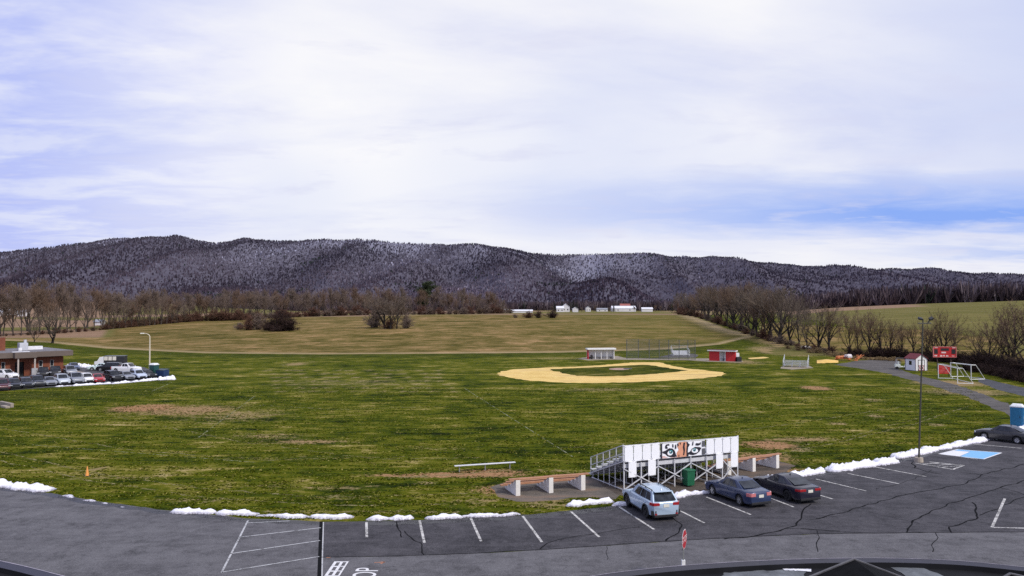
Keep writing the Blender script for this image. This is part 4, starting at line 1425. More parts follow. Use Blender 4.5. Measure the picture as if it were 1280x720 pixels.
    if key not in WHEEL:
        t, m = wheel_mb(r, .21)
        to = t.build('tyre', M_TYRE, None, True)
        ro = m.build('rim', rim or M_RIM, None, True)
        WHEEL[key] = (to.data, ro.data)
        bpy.data.objects.remove(to)
        bpy.data.objects.remove(ro)
    for x in (xf, xr):
        for s in (1, -1):
            wh = bpy.data.objects.new('wheel', None)
            wh.empty_display_size = .1
            COL.objects.link(wh)
            wh.parent = root
            wh.location = (x, s * (W / 2 - .125), r)
            wh.rotation_euler = (0, 0, 0 if s > 0 else math.pi)
            for nm, d in (('tyre', WHEEL[key][0]), ('rim', WHEEL[key][1])):
                o = bpy.data.objects.new(nm, d)
                COL.objects.link(o)
                o.parent = wh
    zl = interp(top, -Ln / 2 + .05) - .13
    for s in (1, -1):
        mb = MB()
        if kind == 'pickup':
            mb.box((-Ln / 2 + .05, s * (W / 2 - .13), .92), (.10, .16, .36))
        else:
            tw = {'hatch': .50, 'suv': .46, 'coupe': .58, 'sedan': .48}[kind]
            th = {'hatch': .155, 'suv': .2, 'coupe': .135, 'sedan': .19}[kind]
            pl = [(-Ln / 2 - .014, W / 2 - tw), (-Ln / 2 - .014, W / 2 - .15), (-Ln / 2 + .05, W / 2 - .10), (-Ln / 2 + .11, W / 2 - .064), (-Ln / 2 + .28, W / 2 + .002), (-Ln / 2 + .28, W / 2 - .12), (-Ln / 2 + .06, W / 2 - tw)]
            mb.prism([(x, s * y) for x, y in pl], zl - th / 2 + .03, zl + th / 2 + .03)
        mb.build('tail_light', tail or M_TAIL, root, bevel=.008)
        mb = MB()
        mb.box((Ln / 2 - .17, s * (W / 2 - .27), interp(top, Ln / 2 - .1) - .08), (.28, .40, .14), s * R(26))
        mb.build('headlight', M_HEAD, root, bevel=.02)
        mb = MB()
        mb.box((wf - .22, s * (W / 2 + .055), zf + .06), (.10, .17, .13))
        mb.build('mirror', pm, root, bevel=.03)
    mb = MB()
    mb.box((-Ln / 2 - .004, 0, zl - .06 if kind != 'coupe' else zl - .04), (.03, .34, .17))
    mb.build('licence_plate', M_PLATE, root)
    gm = MB()
    gm.box((Ln / 2 - .005, 0, .46), (.05, W * .55, .18))
    gm.build('grille', M_BLACK, root, bevel=.01)
    if detail:
        tr = MB()
        tr.box((-Ln / 2 + .06, 0, .30), (.20, W * .80, .13))
        tr.box((Ln / 2 - .08, 0, .28), (.20, W * .78, .12))
        for s in (1, -1):
            tr.box((0, s * (W / 2 - .045), sill + .02), (k['wb'] - 2 * ar, .07, .07))
        if clad:
            for c in (xf, xr):
                for s in (1, -1):
                    pts = [Vector((c + (ar + .025) * math.cos(a), s * (W / 2 - .015), r + (ar + .025) * math.sin(a))) for a in np.linspace(-.25, math.pi + .25, 15)]
                    for p, q in zip(pts, pts[1:]):
                        tr.beam(p, q, .07, .075)
            for s in (1, -1):
                tr.box((-Ln / 2 + .14, s * (W / 2 - .20), .46), (.24, .30, .26), s * R(-22))
        tr.build('lower_trim', M_BLACK, root, bevel=.015)
        hd = MB()
        for s in (1, -1):
            for u in (.44, .74):
                p = S(u, 0, s)
                hd.box((p.x, s * (W / 2 + .012), p.z - .12), (.18, .035, .035))
        hd.build('door_handle', pm, root)
        if kind in ('hatch', 'suv'):
            for s in (1, -1):
                mb = MB()
                mb.beam((rf - .25, s * yr * .9, zt + .055), (rr + .15, s * yr * .88, zt + .05), .035, .04)
                for q in (rf - .25, (rf + rr) / 2, rr + .15):
                    mb.box((q, s * yr * .9, zt + .025), (.1, .04, .06))
                mb.build('roof_rail', M_BLACK, root)
            mb = MB()
            mb.box((rr - .07, 0, zt - .0), (.28, yr * 1.75, .04))
            mb.build('spoiler', pm, root, bevel=.015)
        if clad:
            for s in (1, -1):
                mb = MB()
                mb.box((-Ln / 2 + .012, s * (W / 2 - .28), .40), (.06, .13, .09))
                mb.build('reflector', M_TAIL, root)
        mb = MB()
        mb.box((rr + .18, 0, zt + .055), (.13, .04, .06), taper=.5)
        mb.build('antenna_fin', pm, root)
    if kind == 'pickup':
        mb = MB()
        mb.box((-1.75, 0, 1.20), (1.95, W * .78, .03))
        mb.build('bed_liner', M_BLACK, root)
    return root

def heading(a, b):
    """angle that points from pixel a to pixel b on the ground"""
    d = P(*b) - P(*a)
    return math.atan2(d.y, d.x)

def car_at(px, py, rz, **kw):
    p = P(px, py)
    return car(loc=(p.x, p.y, .0105), rz=rz, **kw)

hd_lot = heading((817.5, 662), (773.5, 633.5))
def by_rear_wheel(px, py, kind, rz):
    """place so that the near-side rear wheel stands on this pixel"""
    k = KINDS[kind]
    xr = k['L'] / 2 - k['fo'] - k['wb']
    p = P(px, py)
    v = Matrix.Rotation(rz, 2) @ Vector((xr, k['W'] / 2 - .02))
    return (p.x - v.x, p.y - v.y, .0105)
car('parked_car', 'light blue-silver hatchback parked by the bleachers', 'car', 'hatch', paint('ice_blue', (.42, .53, .64), .2), by_rear_wheel(806.5, 647.5, 'hatch', hd_lot - R(1)), hd_lot - R(1), M_RIMD, True, 'cars parked nose-in by the field', None, True)
hd2 = heading((938.5, 643.5), (883, 621.5))
car('parked_car', 'dark blue sedan with pale wheels, beside the black sedan', 'car', 'sedan', paint('navy', (.026, .042, .100), .15), by_rear_wheel(923.5, 632, 'sedan', hd2 + R(1)), hd2 + R(1), M_RIM, True, 'cars parked nose-in by the field', M_TAILW)
hd3 = heading((992, 634), (938, 613))
car('parked_car', 'black sedan parked right of the dark blue sedan', 'car', 'coupe', paint('black_blue', (.020, .019, .034), .2), by_rear_wheel(983.5, 626.5, 'coupe', hd3 + R(2)), hd3 + R(2), M_RIMD, True, 'cars parked nose-in by the field')
car('parked_car', 'dark grey sedan at the right edge, below the blue toilet', 'car', 'sedan', paint('charcoal', (.050, .048, .050), .4), by_rear_wheel(1271, 555, 'sedan', R(126)), R(126), M_RIM, True, 'cars parked nose-in by the field')
car('parked_car', 'white car cut off by the right edge behind the grey sedan', 'car', 'suv', paint('white', (.75, .75, .76), .0), by_rear_wheel(1331, 540, 'suv', R(133)), R(133), M_RIM, False, 'cars parked nose-in by the field')

PW, PS, PB = paint('white', (.75, .75, .76)), paint('silver', (.22, .235, .27)), paint('jet', (.010, .010, .012))
PG, PLG, PR = paint('graphite', (.026, .030, .040)), paint('pale_silver', (.46, .50, .55)), paint('red', (.42, .02, .025), .1)
def hd_px(deg):
    return R(deg)
gl = 'cars in the far-left parking lot'
row1 = [(2, 487.5, 'suv', paint('maroon', (.07, .012, .018)), 'maroon-black car cut by the left edge in front row'),
        (17, 485.6, 'hatch', PB, 'small black hatchback second in the front row of left lot'),
        (32, 484.3, 'hatch', PG, 'dark grey hatchback third in the front row of left lot'),
        (46, 482.6, 'suv', PG, 'graphite crossover fourth in the front row of left lot'),
        (61, 481.6, 'sedan', PS, 'silver-grey sedan fifth in the front row of left lot'),
        (77, 480.4, 'suv', PLG, 'large pale silver suv in the front row of left lot'),
        (93.5, 479, 'pickup', PS, 'grey pickup beside the pale silver suv in left lot'),
        (108, 478, 'hatch', PW, 'white hatchback next to the red car in left lot'),
        (121, 477.6, 'sedan', PR, 'bright red car at the end of left lot front row')]
for px, py, kd, pm, lab in row1:
    car_at(px, py, R(-48), name='parked_car' if kd != 'pickup' else 'pickup_truck', label=lab, cat='car' if kd != 'pickup' else 'pickup', kind=kd, pm=pm, detail=False, group=gl).scale = (.92, .92, .92)
row1b = [(141, 475.5, 'suv', PB, 'black suv alone right of the red car gap'), (157, 474.3, 'sedan', PS, 'grey sedan between black suv and white car in left lot'),
         (172, 473.2, 'hatch', paint('ice_white', (.50, .56, .68)), 'bluish white hatchback near the lamp post'), (184, 472, 'sedan', PB, 'black sedan under the lamp post')]
for px, py, kd, pm, lab in row1b:
    car_at(px, py, R(-42), name='parked_car', label=lab, cat='car', kind=kd, pm=pm, detail=False, group=gl).scale = (.92, .92, .92)
row2 = [(6, 473.5, 'suv', PW, 'white suv in front of the brick building entrance', -15), (54, 470.5, 'suv', PB, 'black suv in front of the brick building windows', -60),
        (69, 469.5, 'pickup', PB, 'black pickup by the corner of the brick building', -60), (87, 468.3, 'suv', PS, 'blue-silver suv at the brick building corner', -50),
        (92, 462, 'sedan', paint('slate_blue', (.10, .13, .22)), 'slate blue sedan behind the blue-silver suv', -50),
        (125, 462.6, 'sedan', paint('mint_white', (.62, .74, .74)), 'mint-white sedan at the back of left lot', -160), (137, 463.6, 'suv', PB, 'black suv before the dark box truck', -175),
        (158, 465.5, 'pickup', PW, 'white pickup parked before the dark box truck', -10)]
for px, py, kd, pm, lab, a in row2:
    car_at(px, py, R(a), name='parked_car' if kd != 'pickup' else 'pickup_truck', label=lab, cat='car' if kd != 'pickup' else 'pickup', kind=kd, pm=pm, detail=False, group=gl).scale = (.92, .92, .92)

def box_truck():
    p = P(141, 459.5)
    t = thing('box_truck', 'dark box truck with white framed windows behind the left lot', 'truck', (p.x, p.y, .006), R(8), scale=.85)
    MB().box((.6, 0, 1.75), (4.3, 2.2, 1.75)).build('box_body', mat('truck_dark', (.025, .025, .028), .5), t, bevel=.04)
    MB().box((.6, 0, 2.67), (4.4, 2.3, .08)).build('roof', mat('truck_roof', (.14, .15, .15), .6), t)
    cb = MB().extr([(-3.6, -1, .75), (-1.57, -1, .75), (-1.57, -1, 2.5), (-2.5, -1, 2.45), (-3.0, -1, 1.6), (-3.6, -1, 1.45)], (0, 2.0, 0))
    cb.build('cab', paint('white', (.75, .75, .76)), t, bevel=.05)
    MB().box((0, 0, .62), (5.6, 1.2, .3)).build('chassis', M_BLACK, t)
    for x in (-1.1, -.2, .7):
        w = MB()
        w.box((x, -1.11, 2.15), (.75, .03, .85)).build('window_frame', mat('cream_frame', (.70, .66, .58), .5), t)
    for x in (-2.6, 1.7):
        for s in (1, -1):
            ty, rm = wheel_mb(.42, .25)
            wo = ty.build('wheel', M_TYRE, t, True)
            wo.location = (x, s * .95, .42)
            if s < 0:
                wo.rotation_euler = (0, 0, math.pi)
            rm.build('rim', M_RIM, wo, True)
box_truck()

#@@STAND
# ------------------------------------------------------------------ sports furniture
M_ALU = mat('aluminium', (.66, .66, .68), .42, .15, .12, 3)
M_ALUD = mat('dull_aluminium', (.28, .28, .30), .5, .2, .2, 3)
M_WHITE = mat('white_panel', (.90, .90, .92), .55, 0, .03, 1.2, dirt=((.62, .60, .62), .18))
M_WOOD = mat('orange_plank', (.40, .19, .10), .8, 0, .25, 2.5, .2, dirt=((.55, .38, .28), .6))
M_BLOCK = mat('whitewashed_block', (.74, .71, .66), .85, 0, .08, 2.5, .3, dirt=((.42, .37, .32), .5))
M_CHAIN = mesh_fence_mat('chain_link', (.30, .32, .33), .30)
M_CHAINF = mesh_fence_mat('far_chain_link', (.16, .17, .17), .22)

def frame2(a, b):
    """unit axes on the ground from point a to point b, and across away from the camera"""
    u = Vector((b.x - a.x, b.y - a.y, 0))
    l = u.length
    u.normalize()
    return math.atan2(u.y, u.x), l

BA, BB = P(780, 615), P(922, 599.4)
brz, bl = frame2(BA, BB)
def to_world(base, rz, x, y, z):
    c, s = math.cos(rz), math.sin(rz)
    return Vector((base.x + c * x - s * y, base.y + s * x + c * y, z))

def grandstand():
    t = thing('grandstand', 'aluminium grandstand seen from behind, hung with white panels', 'bleachers', (BA.x, BA.y, .007), brz)
    D, rows, z0, z1 = 4.3, 6, .42, 1.95
    seat_z = [z1 - (z1 - z0) * k / (rows - 1) for k in range(rows)]
    ys = [.45 + (D - .55) * k / (rows - 1) for k in range(rows)]
    for k in range(rows):
        sb = MB()
        sb.box((bl / 2, ys[k], seat_z[k] + .22), (bl + .2, .26, .045))
        sb.build('seat', M_ALU, t)
        if True:
            fb = MB()
            fb.box((bl / 2, ys[k] + .33, seat_z[k] - .18), (bl + .1, .62, .04))
            fb.box((bl / 2, ys[k] + .03, seat_z[k] - .02), (bl + .1, .03, .26))
            fb.build('footboard', M_ALUD, t)
    kb = MB()
    kb.box((bl / 2, .12, 1.62), (bl, .03, .26))
    kb.box((bl / 2, .20, 1.88), (bl, .26, .04))
    kb.build('back_board', M_ALU, t)
    nfr = 8
    for i in range(nfr):
        x = bl * i / (nfr - 1)
        f = MB()
        big = i in (0, 2, 4, 6, 7)
        f.beam((x, 0, 0), (x, 0, 3.0 if big else 1.8), .065)
        for k in range(1, rows):
            f.beam((x, ys[k] - .1, 0), (x, ys[k] - .1, seat_z[k] + .2), .04)
        f.beam((x, 0, seat_z[0] + .15), (x, D, seat_z[-1] - .05), .06, .08)
        f.beam((x, 0, .12), (x, D, .06), .05)
        f.build('support_frame', M_ALU, t)
    br = MB()
    seg = bl / (nfr - 1)
    for i, j in ((0, 2), (2, 4), (4, 6), (6, 7)):
        xa, xb = seg * i, seg * j
        br.beam((xa, -.035, .15), (xb, -.035, 1.45), .06)
        br.beam((xa, -.075, 1.45), (xb, -.075, .15), .06)
    br.build('cross_brace', M_ALU, t)
    br = MB()
    for i, j in ((0, 3), (3, 5), (5, 7)):
        br.beam((seg * i, 1.6, .2), (seg * j, 1.6, 1.1), .035)
        br.beam((seg * j, 1.63, .2), (seg * i, 1.63, 1.1), .035)
    br.build('inner_brace', M_ALUD, t)
    for z in (2.95, 2.4, 1.98):
        MB().beam((-.05, -.03, z), (bl + .05, -.03, z), .055).build('back_rail', M_ALU, t)
    for x, nm in ((-.06, 1), (bl + .06, 1)):
        g = MB()
        tops = lambda y: 3.0 - (3.0 - 1.45) * y / D
        bots = lambda y: 1.95 - (1.95 - .35) * y / D
        for k in range(6):
            y = D * k / 5
            g.beam((x, y, bots(y)), (x, y, tops(y)), .05)
        for f in (0, .5, 1):
            g.beam((x, 0, bots(0) + f * (tops(0) - bots(0))), (x, D, bots(D) + f * (tops(D) - bots(D))), .05)
        go = g.build('guard_rail', M_ALU, t)
        MB().poly([(x, 0, bots(0)), (x, D, bots(D)), (x, D, tops(D)), (x, 0, tops(0))]).build('chain_link', M_CHAIN, go, normals=False)
    return t
grandstand()

def white_panel(x, z, w, h, label, group, yoff=-.075):
    p = to_world(BA, brz, x, yoff, z)
    t = thing('panel', label, 'panel', p, brz, group)
    b = MB()
    n = 6
    vs = []
    for j in range(3):
        for i in range(n + 1):
            vs.append((w * i / n - w / 2, -.006 * math.sin(math.pi * i / n), h * (j / 2 - .5)))
    b.add(vs, [(j * (n + 1) + i, j * (n + 1) + i + 1, (j + 1) * (n + 1) + i + 1, (j + 1) * (n + 1) + i) for j in range(2) for i in range(n)])
    bo = b.build('board', M_WHITE, t)
    m = bo.modifiers.new('thickness', 'SOLIDIFY')
    m.thickness = .02
    c = MB()
    for sx in (-1, 1):
        for sz in (-1, 1):
            c.tube((sx * (w / 2 - .06), -.03, sz * (h / 2 - .06)), (sx * (w / 2 - .06), .05, sz * (h / 2 - .06)), .018, n=6)
    c.build('bolt', M_ALUD, t)
ordn = ['first', 'second', 'third', 'fourth']
pw = bl * .298 / 4
for i in range(4):
    white_panel(pw * (i + .5), 2.44, pw - .05, 1.02, ordn[i] + ' from left of the upper white panels left of the painted eyes', 'white panels on the grandstand back')
pw2 = bl * .30 / 4
for i in range(4):
    white_panel(bl - pw2 * (4 - i - .5) + .05, 2.44, pw2 - .05, 1.02, ordn[i] + ' from left of the upper white panels right of the painted eyes', 'white panels on the grandstand back')
for x, lab in ((.065, 'far left low white panel under the upper row'), (.228, 'second low white panel from left, under the upper row'), (.825, 'third low white panel from left, above the blue car'), (.962, 'far right low white panel at the grandstand corner')):
    white_panel(bl * x, 1.42, .58, 1.02, lab, 'low white panels on the grandstand back', -.10)

def mural():
    x0, x1 = bl * .305, bl * .692
    w, h = x1 - x0, .98
    p = to_world(BA, brz, x0, -.085, 1.93)
    t = thing('painted_banner', 'banner of fierce cat eyes with orange and black stripes', 'banner', p, brz)
    m = [M_WHITE, mat('mural_black', (.014, .012, .022), .6), mat('mural_orange', (.72, .33, .20), .6, 0, .12, 4), mat('mural_teal', (.10, .34, .38), .5), mat('mural_grey', (.10, .10, .11), .6), mat('mural_pink', (.74, .50, .46), .6)]
    MB().box((w / 2, .015, h / 2), (w, .02, h)).build('backing', M_WHITE, t)
    a = MB()
    lay = [0]
    def pg(mi, pts):
        a.cur = mi
        lay[0] += 1
        y = -.002 - .0012 * lay[0]
        a.poly([(u * w, y, v * h) for u, v in pts])
    def ell(mi, u, v, ru, rv, rot=0):
        pg(mi, [(u + ru * math.cos(t_) * math.cos(rot) - rv * .3 * math.sin(t_) * math.sin(rot), v + rv * math.sin(t_) * math.cos(rot) + ru * 3 * math.cos(t_) * math.sin(rot)) for t_ in np.linspace(0, 6.28, 18)[:-1]])
    pg(1, [(0, 0), (.03, 0), (.03, .95), (.045, 1), (0, 1)])
    pg(5, [(.03, .02), (.16, .02), (.10, .14), (.05, .18), (.03, .16)])
    pg(5, [(.20, .0), (.36, .0), (.36, .10), (.25, .08)])
    pg(2, [(.36, 0), (.575, 0), (.60, .4), (.575, 1), (.40, 1), (.36, .75), (.40, .5), (.35, .3)])
    pg(1, [(.03, .46), (.10, .52), (.18, .66), (.26, .62), (.31, .45), (.335, .2), (.36, .06), (.30, .02), (.22, .05), (.15, .12), (.10, .28), (.04, .36)])
    ell(0, .205, .33, .062, .16, .1)
    ell(3, .22, .40, .042, .13)
    ell(1, .222, .38, .02, .07)
    ell(0, .21, .42, .010, .035)
    pg(1, [(.60, .10), (.64, .12), (.72, .05), (.80, .10), (.87, .25), (.92, .50), (.87, .56), (.77, .60), (.70, .50), (.65, .30), (.61, .26)])
    ell(0, .765, .34, .075, .15, -.12)
    ell(3, .755, .40, .038, .12)
    ell(1, .755, .40, .020, .08)
    ell(0, .745, .44, .010, .035)
    pg(1, [(.495, .12), (.52, .10), (.54, .45), (.53, .7), (.545, .95), (.505, .95), (.49, .65), (.505, .4)])
    pg(1, [(.385, .05), (.415, .05), (.40, .2)])
    pg(1, [(.375, .72), (.40, .78), (.385, .98), (.36, .90)])
    pg(1, [(.43, .8), (.45, .98), (.415, .97)])
    pg(1, [(.575, .02), (.62, .02), (.60, .3), (.61, .6), (.65, .8), (.60, .92), (.58, .7), (.57, .4)])
    pg(1, [(.57, .98), (.59, .75), (.61, .98)])
    pg(1, [(.10, .66), (.145, .64), (.15, .72), (.13, .78), (.14, .86), (.19, .84), (.18, .95), (.11, .93), (.09, .78)])
    pg(1, [(.255, .70), (.28, .70), (.275, .92), (.25, .92)])
    pg(1, [(.31, .55), (.345, .62), (.335, .9), (.315, .85)])
    pg(1, [(.70, .72), (.725, .72), (.735, .98), (.715, .98)])
    pg(1, [(.78, .72), (.84, .68), (.90, .74), (.90, .92), (.87, .82), (.79, .86)])
    pg(4, [(.93, .58), (1, .58), (1, .97), (.93, .97)])
    pg(4, [(.93, .04), (1, .04), (1, .46), (.93, .46)])
    a.build('painting', m, t, normals=False)
mural()

def trash_bin(px, py):
    p = P(px, py)
    t = thing('wheeled_bin', 'green wheeled bin under the grandstand', 'bin', (p.x, p.y, .007), brz)
    g = mat('bin_green', (.012, .12, .055), .5)
    MB().box((0, 0, .55), (.55, .6, .95), taper=1.12).build('bin_body', g, t, bevel=.03)
    MB().box((0, 0, 1.07), (.68, .74, .09)).build('lid', g, t, bevel=.02)
    for s in (-1, 1):
        MB().tube((s * .26, .27, .1), (s * .32, .27, .1), .1, n=12).build('wheel', M_TYRE, t)
trash_bin(860.5, 607.5)
MB_ = MB
p = P(851, 606)

def block_bench(a, b, label):
    rz, ln = frame2(a, b)
    t = thing('block_bench', label, 'bench', (a.x, a.y, .007), rz, 'block and plank benches')
    for f in (0, .5, 1):
        x = ln * f
        mb = MB()
        mb.box((x, .18, .49), (.30, .40, .98))
        mb.box((x, .66, .36), (.28, .55, .72))
        mb.box((x, 1.26, .24), (.28, .65, .48))
        mb.box((x, 1.9, .13), (.28, .62, .26))
        mb.build('block_pier', M_BLOCK, t, bevel=.012)
    for y, z, w in ((.18, 1.02, .34), (.72, .75, .26), (1.3, .51, .26), (1.92, .29, .26)):
        mb = MB()
        n = 10
        for i in range(n):
            xa, xb = -.55 + (ln + 1.0) * i / n, -.55 + (ln + 1.0) * (i + 1) / n
            mb.beam((xa, y, z + .008 * math.sin(i * 1.3)), (xb, y, z + .008 * math.sin(i * 1.3 + 1.3)), w, .06)
        mb.build('plank', M_WOOD, t)
block_bench(P(647.5, 620), P(729, 613), 'plank bench on white block piers left of the grandstand')
block_bench(P(912, 594), P(972, 585.5), 'plank bench on white block piers right of the grandstand')

def metal_bench():
    a, b = P(568, 590.5), P(644, 585.5)
    rz, ln = frame2(a, b)
    t = thing('metal_bench', 'long silver backless bench on the near turf', 'bench', (a.x, a.y, 0), rz)
    MB().box((ln / 2, 0, .46), (ln, .28, .05)).build('seat', M_ALU, t, bevel=.01)
    for f in (.08, .5, .91):
        mb = MB()
        mb.beam((ln * f, 0, 0), (ln * f, 0, .43), .06)
        mb.beam((ln * f, -.13, .41), (ln * f, .13, .41), .05)
        mb.build('leg', M_ALUD, t)
metal_bench()

def cone():
    p = P(109, 595)
    t = thing('traffic_cone', 'tall orange traffic cone alone on the left turf', 'cone', (p.x, p.y, 0), 0)
    MB().lathe([(.13, .03), (.115, .06), (.03, .66), (.02, .68)], 16).build('cone_body', mat('cone_orange', (.75, .30, .06), .6), t, True)
    MB().box((0, 0, .018), (.34, .34, .036)).build('base', M_BLACK, t)
cone()

# ---- ball diamond furniture
def dugout(a, b, label, left):
    rz, ln = frame2(a, b)
    t = thing('dugout', label, 'dugout', (a.x, a.y, .006), rz)
    red = mat('dugout_red', (.50, .018, .022), .6, 0, .1, 2)
    wh = mat('dugout_white', (.78, .77, .75), .7, 0, .06, 2)
    D, h = 1.0, 2.1
    MB().box((ln / 2, D, h / 2), (ln, .14, h)).build('back_wall', wh, t)
    MB().box((.07, D / 2 - .05, h / 2), (.14, D - .1, h)).build('side_wall', red, t)
    MB().box((ln - .07, D / 2 - .05, h / 2), (.14, D - .1, h)).build('side_wall', red if not left else wh, t)
    MB().box((ln / 2, D / 2 - .2, h + .15), (ln + .5, D + .8, .26)).build('roof', wh, t, bevel=.02)
    MB().box((ln / 2, D / 2 - .2, h + .30), (ln + .52, D + .82, .05)).build('roof_edge', mat('roof_dark_red', (.10, .02, .02), .7) if not left else wh, t)
    for f in ((.5, .28, .72) if left else (.42, .62)):
        MB().box((ln * f, .06, h / 2), (.12, .12, h)).build('post', wh, t)
    b_ = MB().box((ln / 2, D - .3, .45), (ln - .6, .35, .06))
    for f in (.1, .5, .9):
        b_.box((ln * f, D - .3, .21), (.08, .3, .42))
    b_.build('bench', mat('bench_dark', (.05, .045, .04), .7), t)
    if left:
        MB().lathe([(.24, .0), (.28, .85), (.29, .88), (.26, .9)], 14, (.75, -.25, 0)).build('bin', M_BLACK, t)
    else:
        MB().box((ln * .20, .0, 1.03), (ln * .40, .10, 2.06)).build('front_wall', red, t)
        MB().box((ln * .82, .0, 1.03), (ln * .36, .10, 2.06)).build('front_wall', red, t)
        MB().box((ln * .45, .62, 1.0), (.5, .1, 2.0)).build('door', wh, t)
dugout(P(735, 449), P(768, 448.6), 'left white dugout open to the diamond, red end wall', True)
dugout(P(886.5, 450.8), P(919, 452), 'right red-fronted dugout with a central doorway', False)
p = P(923.5, 452)
t = thing('equipment_bin', 'black and white bin beside the red-fronted dugout', 'bin', (p.x, p.y, .006), R(5))
MB().box((0, 0, .5), (1.0, .8, 1.0)).build('bin_body', M_BLACK, t, bevel=.04)
MB().box((0, .9, .9), (.7, .7, 1.8)).build('cabinet', mat('cabinet_white', (.75, .75, .75)), t, bevel=.03)

def backstop():
    pts = [P(*q) for q in ((783.5, 448.6), (798, 448.2), (811.5, 448.6), (824, 449), (836, 449.3), (849, 449.4), (860, 449.6), (869, 449.8))]
    o = pts[0]
    t = thing('backstop_fence', 'tall chain-link backstop behind home plate', 'fence', (o.x, o.y, 0))
    gm = mat('galvanised_post', (.12, .13, .13), .5, .4, .15, 3)
    for p in pts:
        MB().tube(p - o, p - o + Vector((0, 0, 4.4)), .075, n=8).build('post', gm, t)
    for a, b in zip(pts, pts[1:]):
        a, b = a - o, b - o
        mb = MB()
        for z in (.1, 2.2, 4.35):
            mb.beam(a + Vector((0, 0, z)), b + Vector((0, 0, z)), .04)
        r_ = mb.build('rail', gm, t)
        MB().poly([a + Vector((0, 0, .05)), b + Vector((0, 0, .05)), b + Vector((0, 0, 4.3)), a + Vector((0, 0, 4.3))]).build('chain_link', M_CHAINF, r_, normals=False)
backstop()

def small_bleacher(p, rz, w, rows, label, cat='bleachers', front_white=True, rails=True):
    t = thing('small_bleacher', label, cat, (p.x, p.y, .01), rz)
    wm = mat('pale_aluminium', (.68, .69, .70), .4, .4, .08, 3)
    for k in range(rows):
        z, y = .42 + .25 * k, .6 * k
        MB().box((0, y, z), (w, .25, .05)).build('seat', wm, t)
        MB().box((0, y + .3, z - .2), (w, .34, .04)).build('footboard', M_ALU, t)
        if front_white:
            MB().box((0, y - .14, z - .12), (w, .025, .24)).build('riser', wm, t)
    for i in range(4):
        x = -w / 2 + w * i / 3
        mb = MB()
        for k in range(rows):
            mb.beam((x, .6 * k + .05, 0), (x, .6 * k + .05, .40 + .25 * k), .05)
        mb.beam((x, -.1, .05), (x, .6 * rows, .05), .05)
        mb.build('support_frame', M_ALU, t)
    if rails:
        ym, zm = .6 * (rows - 1) + .3, .42 + .25 * (rows - 1)
        for x in (-w / 2 - .05, w / 2 + .05):
            mb = MB()
            for f in (0, .5, 1):
                mb.beam((x, ym * f, .0), (x, ym * f, zm * f + 1.15), .055)
            for q in (.62, 1.12):
                mb.beam((x, 0, q), (x, ym, zm + q), .06)
            mb.build('guard_rail', wm, t)
        if front_white:
            mb = MB()
            for q in (.62, 1.12):
                mb.beam((-w / 2, ym, zm + q), (w / 2, ym, zm + q), .05)
            mb.build('back_rail', wm, t)
small_bleacher(P(852, 445), R(4), 3.9, 4, 'small white-fronted bleachers behind the backstop fence')
small_bleacher(P(994, 459), R(-28), 4.4, 4, 'small silver bleachers on a pale pad beside the hedgerow', front_white=False)

# ---- scoreboard, shed, goals on the right
def at_h(px, py, base):
    """height of pixel row py above the ground point `base`"""
    d = base.y
    return CAMZ - (py - 382) * d / F

def scoreboard():
    b = P(1181, 464)
    s = b.y / F
    zt, zb = at_h(1181, 433.5, b), at_h(1181, 446.2, b)
    w = 26.5 * s
    t = thing('scoreboard', 'red scoreboard with black number panels above the goals', 'scoreboard', (b.x, b.y, 0), R(-8))
    red = mat('scoreboard_red', (.52, .022, .022), .45, 0, .08, 2)
    wh = mat('scoreboard_white', (.80, .62, .58), .5)
    h = zt - zb
    zc = (zt + zb) / 2
    MB().box((0, 0, zc), (w, .22, h)).build('panel', red, t)
    fr = MB()
    for z in (zb, zt):
        fr.box((0, -.03, z), (w + .12, .26, .09))
    for x in (-w / 2, w / 2):
        fr.box((x, -.03, zc), (.09, .25, h))
    fr.build('frame', mat('scoreboard_trim', (.66, .20, .18), .5), t)
    for (u, v, uw, vh) in ((-.39, .55, .16, .46), (.0, .75, .36, .24), (.38, .55, .17, .46)):
        MB().box((u * w, -.125, zb + v * h), (uw * w, .03, vh * h)).build('number_panel', M_BLACK, t)
    lt = MB()
    for (u, v, uw, vh) in ((-.40, .14, .12, .12), (-.16, .12, .10, .14), (-.04, .14, .07, .12), (.10, .12, .10, .12), (.36, .12, .12, .05), (-.05, .45, .2, .14), (.40, .92, .14, .07), (-.38, .92, .14, .06)):
        lt.box((u * w, -.122, zb + v * h), (uw * w, .02, vh * h))
    lt.build('white_marking', wh, t)
    for x in (-w * .3, w * .3):
        MB().beam((x, .2, 0), (x, .2, zt), .16).build('post', mat('post_brown', (.06, .035, .025), .8), t)
scoreboard()

def red_board():
    b = P(1180, 471)
    s = b.y / F
    t = thing('red_sign', 'lower red board behind the soccer goal net frame', 'sign', (b.x, b.y, 0), R(-10))
    zt, zb = at_h(0, 456.5, b), at_h(0, 467, b)
    w = 13.5 * s
    MB().box((0, 0, (zt + zb) / 2), (w, .06, zt - zb)).build('panel', mat('scoreboard_red', (.52, .022, .022)), t)
    lt = MB()
    for v, u, uw in ((.22, 0, .7), (.42, -.1, .5), (.60, .1, .55), (.8, .0, .7)):
        lt.box((u * w, -.036, zb + v * (zt - zb)), (uw * w, .015, .06))
    lt.build('pale_marking', mat('red_sign_mark', (.62, .24, .2), .6), t)
    for x in (-w * .42, w * .42):
        MB().beam((x, .06, 0), (x, .06, zt), .08).build('post', M_BLACK, t)
red_board()

